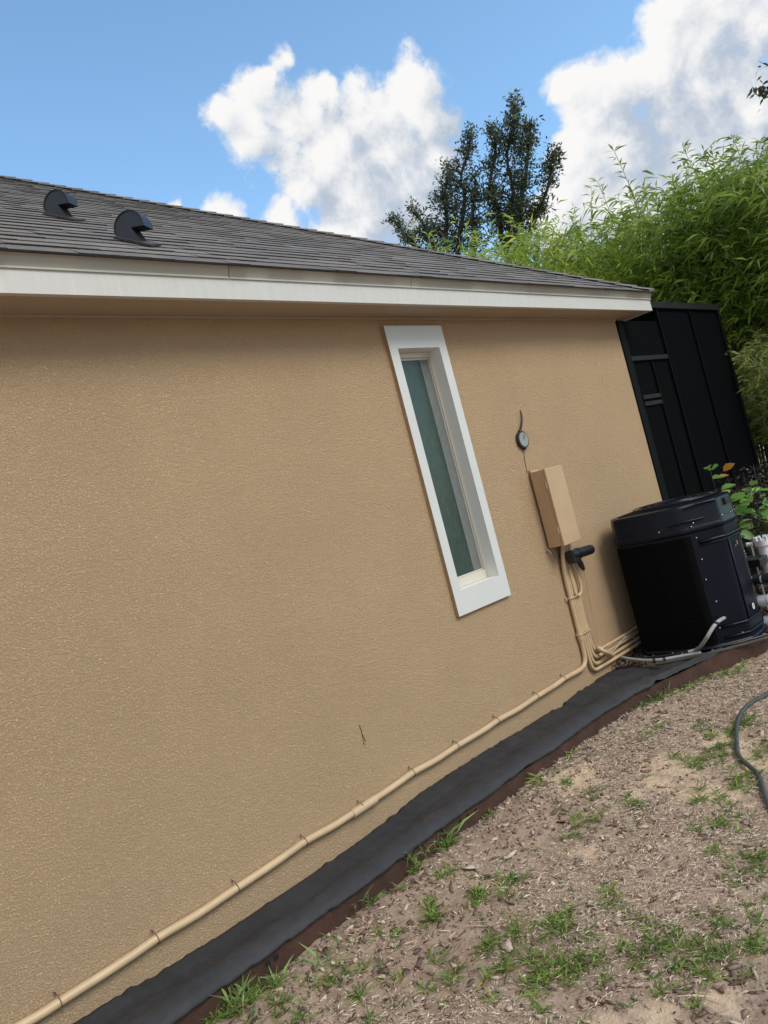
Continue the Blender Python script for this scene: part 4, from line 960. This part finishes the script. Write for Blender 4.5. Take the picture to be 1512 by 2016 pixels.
pe, ne = stick(1427,1217)
mb = MB(); mb.tube([onbed(1355,1284,.37), onbed(1374,1279,.375), on_y(1388,1262,-.66), on_y(1400,1240,-.70), on_y(1412,1224,-.725), pe - ne * .01], .0118, 12, smooth=3)
gr = tag(mb.build('flexible_conduit', M_GREYP, smooth=True), 'grey flexible conduit rising from the mulch into the heat pump panel', 'conduit')
p = on_y(1410,1227,-.72); mb = MB(); mb.tube([p + Vector((-.003, 0, -.005)), p + Vector((.003, 0, .005))], .017, 12); mb.build('tie', M_BLACKP, gr)
mb = MB(); mb.tube([onbed(1262,1296,.365), onbed(1310,1291,.365), onbed(1370,1281,.365), onbed(1430,1272,.37), onbed(1480,1258,.37), onbed(1525,1245,.37)], .008, 8, smooth=2)
tag(mb.build('cable', M_BLACKP, smooth=True), 'black cable lying on the mulch below the heat pump', 'cable')
mb = MB(); mb.tube([onbed(1290,1308,.36), onbed(1330,1301,.36), onbed(1400,1286,.365), onbed(1460,1270,.36), onbed(1520,1253,.36)], .011, 8, smooth=2)
tag(mb.build('root', M_BARK, smooth=True), 'pale weathered root lying along the mulch in front of the black cable', 'root')
# garden hose on the lawn
mb = MB(); hs_ = [(1900,1285),(1760,1300),(1650,1325),(1580,1338),(1535,1358),(1512,1372),(1478,1390),(1458,1412),(1450,1440),(1452,1470),(1454,1492),(1466,1508),(1488,1522),(1500,1540),(1505,1565),(1520,1605),(1545,1640),(1610,1700),(1700,1730),(1850,1720)]
mb.tube([lawn_hit(u, v) + Vector((0, 0, .016 + .004 * math.sin(u))) for u, v in hs_], .0105, 10, smooth=3)
tag(mb.build('garden_hose', M_HOSE, smooth=True), 'dark grey garden hose snaking over the lawn at the right edge', 'hose')

# ------------------------------------------------------------------ planting
def tip_z(u, v, x): return on_x(u, v, x)
def bamboo_mesh(h, rad, nleafclusters, seed, palette, name):
    r = np.random.default_rng(seed); random.seed(seed)
    P = []; D = []; Lg = []; Cc = []; cul = MB()
    for c in range(40):
        a = r.uniform(0, 6.28); rr = rad * .35 * math.sqrt(r.uniform()); hh = h * r.uniform(.72, 1.0)
        b0 = np.array((rr * math.cos(a), rr * math.sin(a), 0)); lean = np.array((math.cos(a), math.sin(a), 0)) * rad * r.uniform(.3, .95)
        line = []
        for t in np.linspace(0, 1, 11):
            line.append(b0 + lean * t ** 2.2 + np.array((0, 0, hh * (t - .06 * t ** 4))))
        cul.tube(line, lambda t: .014 * (1 - t) + .003, 6)
        line = np.array(line)
        nb = nleafclusters
        for k in range(nb):
            t = r.uniform(.10, 1.0) ** .62; i = min(9, int(t * 10)); f = t * 10 - i; base = line[i] * (1 - f) + line[i + 1] * f
            aa = r.uniform(0, 6.28)
            if name == 'bamboo_bare' and t < .55: continue
            bl = r.uniform(.10, .62) * (1.15 - .55 * t) * (rad / .9); el = r.uniform(.0, .8)
            bd = np.array((math.cos(aa), math.sin(aa), el)); tip = base + bd * bl
            col = np.array(palette[r.integers(len(palette))]) * r.uniform(.75, 1.25)
            m = r.integers(4, 8)
            for q in range(m):
                s = r.uniform(.35, 1.0); p = base + (tip - base) * s; ab = aa + r.normal(0, .9)
                d = np.array((math.cos(ab), math.sin(ab), r.normal(.05, .45)))
                P.append(p); D.append(d); Lg.append(r.uniform(.11, .21)); cc = col * r.uniform(.8, 1.2); Cc += [cc, cc]
    # slender leaders with fans of leaves above the mass
    for c in range(9):
        a = r.uniform(0, 6.28); b0 = np.array((math.cos(a), math.sin(a), 0)) * rad * r.uniform(.1, .8) + np.array((0, 0, h * .82)); tp = b0 + np.array((math.cos(a) * .3, math.sin(a) * .3, h * r.uniform(.08, .22)))
        cul.tube([b0, (b0 + tp) / 2 + np.array((0, 0, .05)), tp], .0035, 5)
        for s in np.linspace(.1, 1, 12):
            p = b0 + (tp - b0) * s
            for q in range(4):
                ab = r.uniform(0, 6.28); P.append(p); D.append((math.cos(ab), math.sin(ab), r.uniform(.1, 1.1))); Lg.append(r.uniform(.10, .17)); cc = np.array(palette[0]) * r.uniform(.7, 1.1); Cc += [cc, cc]
    Lg = np.array(Lg); V, T = leaves(np.array(P), np.array(D), Lg, Lg * .125 + .002, droop=.22)
    return V, T, Cc, cul
BAM = {}
PAL_A = [(.24,.34,.05),(.31,.42,.06),(.15,.23,.04),(.36,.44,.09)]
PAL_B = [(.34,.43,.06),(.42,.50,.08),(.22,.32,.05),(.46,.50,.11)]
PAL_C = [(.34,.38,.10),(.26,.32,.09),(.42,.44,.16),(.18,.24,.07)]
def bamboo(x, y, h, kind, rot, label, rad=1.0):
    key = (kind)
    root = empty('bamboo_clump', (x, y, .3), label, 'bamboo', 'bamboo clumps behind the house')
    if key not in BAM:
        V, T, Cc, cul = bamboo_mesh(4.0, 1.15, {'A': 105, 'B': 85, 'C': 110}[kind], {'A': 3, 'B': 4, 'C': 5}[kind], {'A': PAL_A, 'B': PAL_B, 'C': PAL_C}[kind], 'bamboo_bare' if kind == 'C' else 'bamboo')
        f = fast_mesh('foliage', V, T, M_BLEAF, Cc); c = cul.build('culms', M_CULM, None, smooth=True); BAM[key] = (f, c)
        f.parent = root; c.parent = root
    else:
        f, c = [o.copy() for o in BAM[key]]; COL.objects.link(f); COL.objects.link(c); f.parent = root; c.parent = root
    s = h / 4.0
    root.rotation_euler.z = rot; root.scale = (rad, rad, s)
XB = 9.9
def top_for(u, v, x=XB): 
    p = on_x(u, v, x); return p
spec = [((1500,300),'A','tallest bamboo clump at the right edge'), ((1400,285),'A','tall dense bamboo clump rising just left of the right edge'), ((1310,330),'A','bamboo clump with wispy tips behind the enclosure top'),
        ((1215,370),'B','bright bamboo clump with thin leaders above the end of the eave'), ((1120,420),'B','lower yellow green bamboo clump left of the eave end'), ((1030,455),'B','low bright bamboo clump in front of the dark trees'),
        ((1070,440),'B','yellow green bamboo clump standing between the low clumps left of the eave end'), ((980,462),'B','bright bamboo clump right below the higher dark spire'),
        ((930,475),'B','low bamboo clump showing just over the roof below the dark trees'), ((830,480),'B','leftmost tuft of bamboo peeping over the roof')]
for i, ((u, v), k, lab) in enumerate(spec):
    p = on_x(u, v, XB); bamboo(XB + (.25 if i % 2 else 0), p.y, (p.z - .3) / (1.01 if k == 'A' else 1.01), k, i * 1.7, lab, 1.0)
p = on_x(1480, 618, 8.7); bamboo(8.7, p.y - .35, (p.z - .3) * .93, 'C', .4, 'olive bamboo clump with bare stems right of the screen enclosure', .60)
p = on_x(1580, 560, 9.4); bamboo(9.5, p.y - .5, 4.3, 'A', 2.2, 'bamboo clump half cut by the right edge of the photo', 1.0)

def tree(name, base, leaders, label, cat, leaf=(.085, .030), pal=((.07,.10,.045),(.09,.12,.06),(.05,.075,.038),(.12,.14,.08)), seed=1, group=None, dens=1.0, spread=.75, trunk_r=.11):
    r = np.random.default_rng(seed); random.seed(seed)
    root = empty(name, base, label, cat, group); wood = MB(); P = []; D = []; Lg = []; Cc = []
    base = np.array(base)
    fork = None
    fork_z = min(l[0][2] for l in leaders) - .4
    cxy = np.mean([l[0] for l in leaders], 0)
    fk = np.array((cxy[0], cxy[1], fork_z))
    wood.tube([base, base * .5 + fk * .5 + np.array((.05, -.04, 0)), fk], lambda t: trunk_r * (1.1 - .45 * t), 10, smooth=1)
    for li, (a, b, wdt) in enumerate(leaders):
        a = np.array(a); b = np.array(b); L_ = np.linalg.norm(b - a)
        wob = r.normal(0, .06, (7, 3)); line = [a + (b - a) * t + wob[i] * (0 if i in (0, 6) else 1) for i, t in enumerate(np.linspace(0, 1, 7))]
        wood.tube([fk] + line, lambda t: trunk_r * .55 * (1 - t) + .008, 7, smooth=1)
        line = np.array(line)
        nbr = int(L_ * 34 * dens)
        for k in range(nbr):
            t = r.uniform(0.0, 1.0); f = t * 6; i = min(5, int(f)); f -= i; p0 = line[i] * (1 - f) + line[i + 1] * f
            aa = r.uniform(0, 6.28); bl = wdt * r.uniform(.22, .80) * (1.0 - .68 * t ** 2.2); bd = unit(np.array((math.cos(aa), math.sin(aa), r.uniform(.3, 1.3))))
            p1 = p0 + bd * bl; mid = p0 + bd * bl * .5 + np.array((0, 0, -.04 * bl)); wood.tube([p0, mid, p1], lambda t: .010 * (1 - t) + .003, 5)
            nl = int((24 + 70 * bl) * dens)
            colb = np.array(pal[r.integers(len(pal))]) * r.uniform(.8, 1.2)
            for q in range(nl):
                s = r.uniform(.15, 1.05) ** .7; p = p0 + (p1 - p0) * s + r.normal(0, .055, 3) * (1 + bl)
                P.append(p); d = bd * .5 + r.normal(0, .7, 3); D.append(d); Lg.append(leaf[0] * r.uniform(.7, 1.25)); cc = colb * r.uniform(.75, 1.3)
                if r.uniform() < .03: cc = np.array((.16, .08, .04))
                Cc += [cc, cc]
    wood.build('trunk', M_BARK, root, smooth=True)
    Lg = np.array(Lg); V, T = leaves(np.array(P), np.array(D), Lg, Lg * leaf[1] / leaf[0], droop=.05, at=.5)
    fast_mesh('crown', V, T, M_OLEAF, Cc, parent=root)
    return root
XT = 12.6
def tp(u, v, x=XT, dy=0):
    p = on_x(u, v, x); return (p.x, p.y + dy, p.z)
b1 = on_x(1000, 560, XT)
tree('oak_tree', (b1.x, b1.y, .25), [(tp(1000,520), tp(1012,205), .75), (tp(1030,500), tp(1092,300), .62), (tp(985,470), tp(960,250), .35), (tp(1020,440), tp(1045,245), .45)],
     'tall dark leaved oak with the higher spire behind the bamboo', 'tree', seed=5, group='dark trees beyond the house', dens=.92)
b2 = on_x(880, 560, XT + .6)
tree('oak_tree', (b2.x, b2.y, .25), [(tp(900,520), tp(926,262), .62), (tp(880,500), tp(880,330), .5), (tp(860,500), tp(808,405), .42), (tp(850,510), tp(765,430), .30), (tp(930,510), tp(935,340), .45)],
     'shorter dark leaved oak with a spreading left branch above the roof edge', 'tree', seed=9, group='dark trees beyond the house', dens=.85)
# tree outside the frame whose branch tips reach in at the upper right
q = on_x(1640, 160, 9.0)
tree('oak_tree', (q.x, q.y, .2), [(tp(1690,300,9.0), tp(1670,-60,9.0), .8), (tp(1650,240,9.0), tp(1492,178,9.0), .10), (tp(1650,160,9.0), tp(1522,118,9.0), .14), (tp(1700,200,9.0), tp(1820,60,9.0), .8)],
     'dark oak whose branch tips reach in at the upper right corner', 'tree', seed=12, dens=.55, trunk_r=.09)

def shrub(name, base, n, h, leaf, pal, label, seed, spread=.3, w=.62, cat='shrub', up=.8, m=M_GLEAF, stems=6):
    r = np.random.default_rng(seed); root = empty(name, base, label, cat); st = MB(); P = []; D = []; Lg = []; Cc = []
    base = np.array(base)
    for k in range(stems):
        a = r.uniform(0, 6.28); tip = base + np.array((math.cos(a) * spread * r.uniform(.2, 1), math.sin(a) * spread * r.uniform(.2, 1), h * r.uniform(.7, 1.0)))
        mid = (base + tip) / 2 + np.array((math.cos(a), math.sin(a), 0)) * .04; st.tube([base, mid, tip], lambda t: .005 * (1 - t) + .001, 6, smooth=1)
        for q in range(n // stems):
            s = r.uniform(.25, 1.0) ** .45; p = base + (tip - base) * s + r.normal(0, .015, 3); ab = r.uniform(0, 6.28)
            jit = r.uniform(0, .10) ; p = p + np.array((math.cos(ab), math.sin(ab), 0)) * jit
            P.append(p); D.append((math.cos(ab), math.sin(ab), r.uniform(-.2, up))); Lg.append(leaf * r.uniform(.6, 1.2)); cc = np.array(pal[r.integers(len(pal))]) * r.uniform(.75, 1.25); Cc += [cc, cc]
    st.build('stems', M_BARK, root, smooth=True)
    Lg = np.array(Lg)
    if name == 'hibiscus':
        V, T = round_leaves(P, D, Lg, Lg * .74); Cc = np.repeat(np.array(Cc)[::2], 10, 0)
    else: V, T = leaves(np.array(P), np.array(D), Lg, Lg * w, droop=.2, at=.5)
    fast_mesh('foliage', V, T, m, Cc, parent=root)
G1 = [(.22,.42,.10),(.28,.48,.13),(.18,.34,.09),(.32,.50,.18)]
q = on_x(1392, 935, 5.95); shrub('hibiscus', (q.x, q.y, .33), 48, q.z - .33 + .09, .11, G1 + [(.5,.22,.03)], 'bright green broad leaved plant peeking over the heat pump lid', 21, .08, stems=3)
q = on_x(1440, 965, 6.3); shrub('hibiscus', (q.x, q.y, .33), 70, q.z - .33 + .02, .10, G1, 'green broad leaved plant right behind the heat pump corner', 22, .16, stems=4)
q = on_x(1500, 955, 6.4); shrub('hibiscus', (q.x, q.y - .05, .33), 130, q.z - .33 + .06, .11, G1, 'green broad leaved plant at the right edge above the white valve', 23, .25)
q = on_x(1470, 935, 6.8); shrub('loropetalum', (q.x, q.y, .33), 1500, q.z - .33 + .08, .034, [(.075,.05,.05),(.055,.045,.035),(.10,.07,.055),(.05,.06,.03)], 'dark purple leaved shrub between the green plants', 24, .33, w=.5, stems=26)
q = on_x(1485, 1020, 6.3); shrub('loropetalum', (q.x, q.y - .1, .33), 1300, q.z - .33 + .05, .032, [(.10,.085,.06),(.07,.06,.04),(.13,.11,.08),(.06,.07,.035)], 'brownish small leaved shrub right of the heat pump', 25, .38, w=.5, stems=26)
q = on_x(1500, 900, 8.3); shrub('loropetalum', (q.x, q.y - .3, .33), 1500, q.z - .33, .05, [(.05,.07,.03),(.04,.06,.03),(.07,.08,.04)], 'dark low shrub beyond the corner of the screen enclosure', 26, .5, w=.5, stems=26)
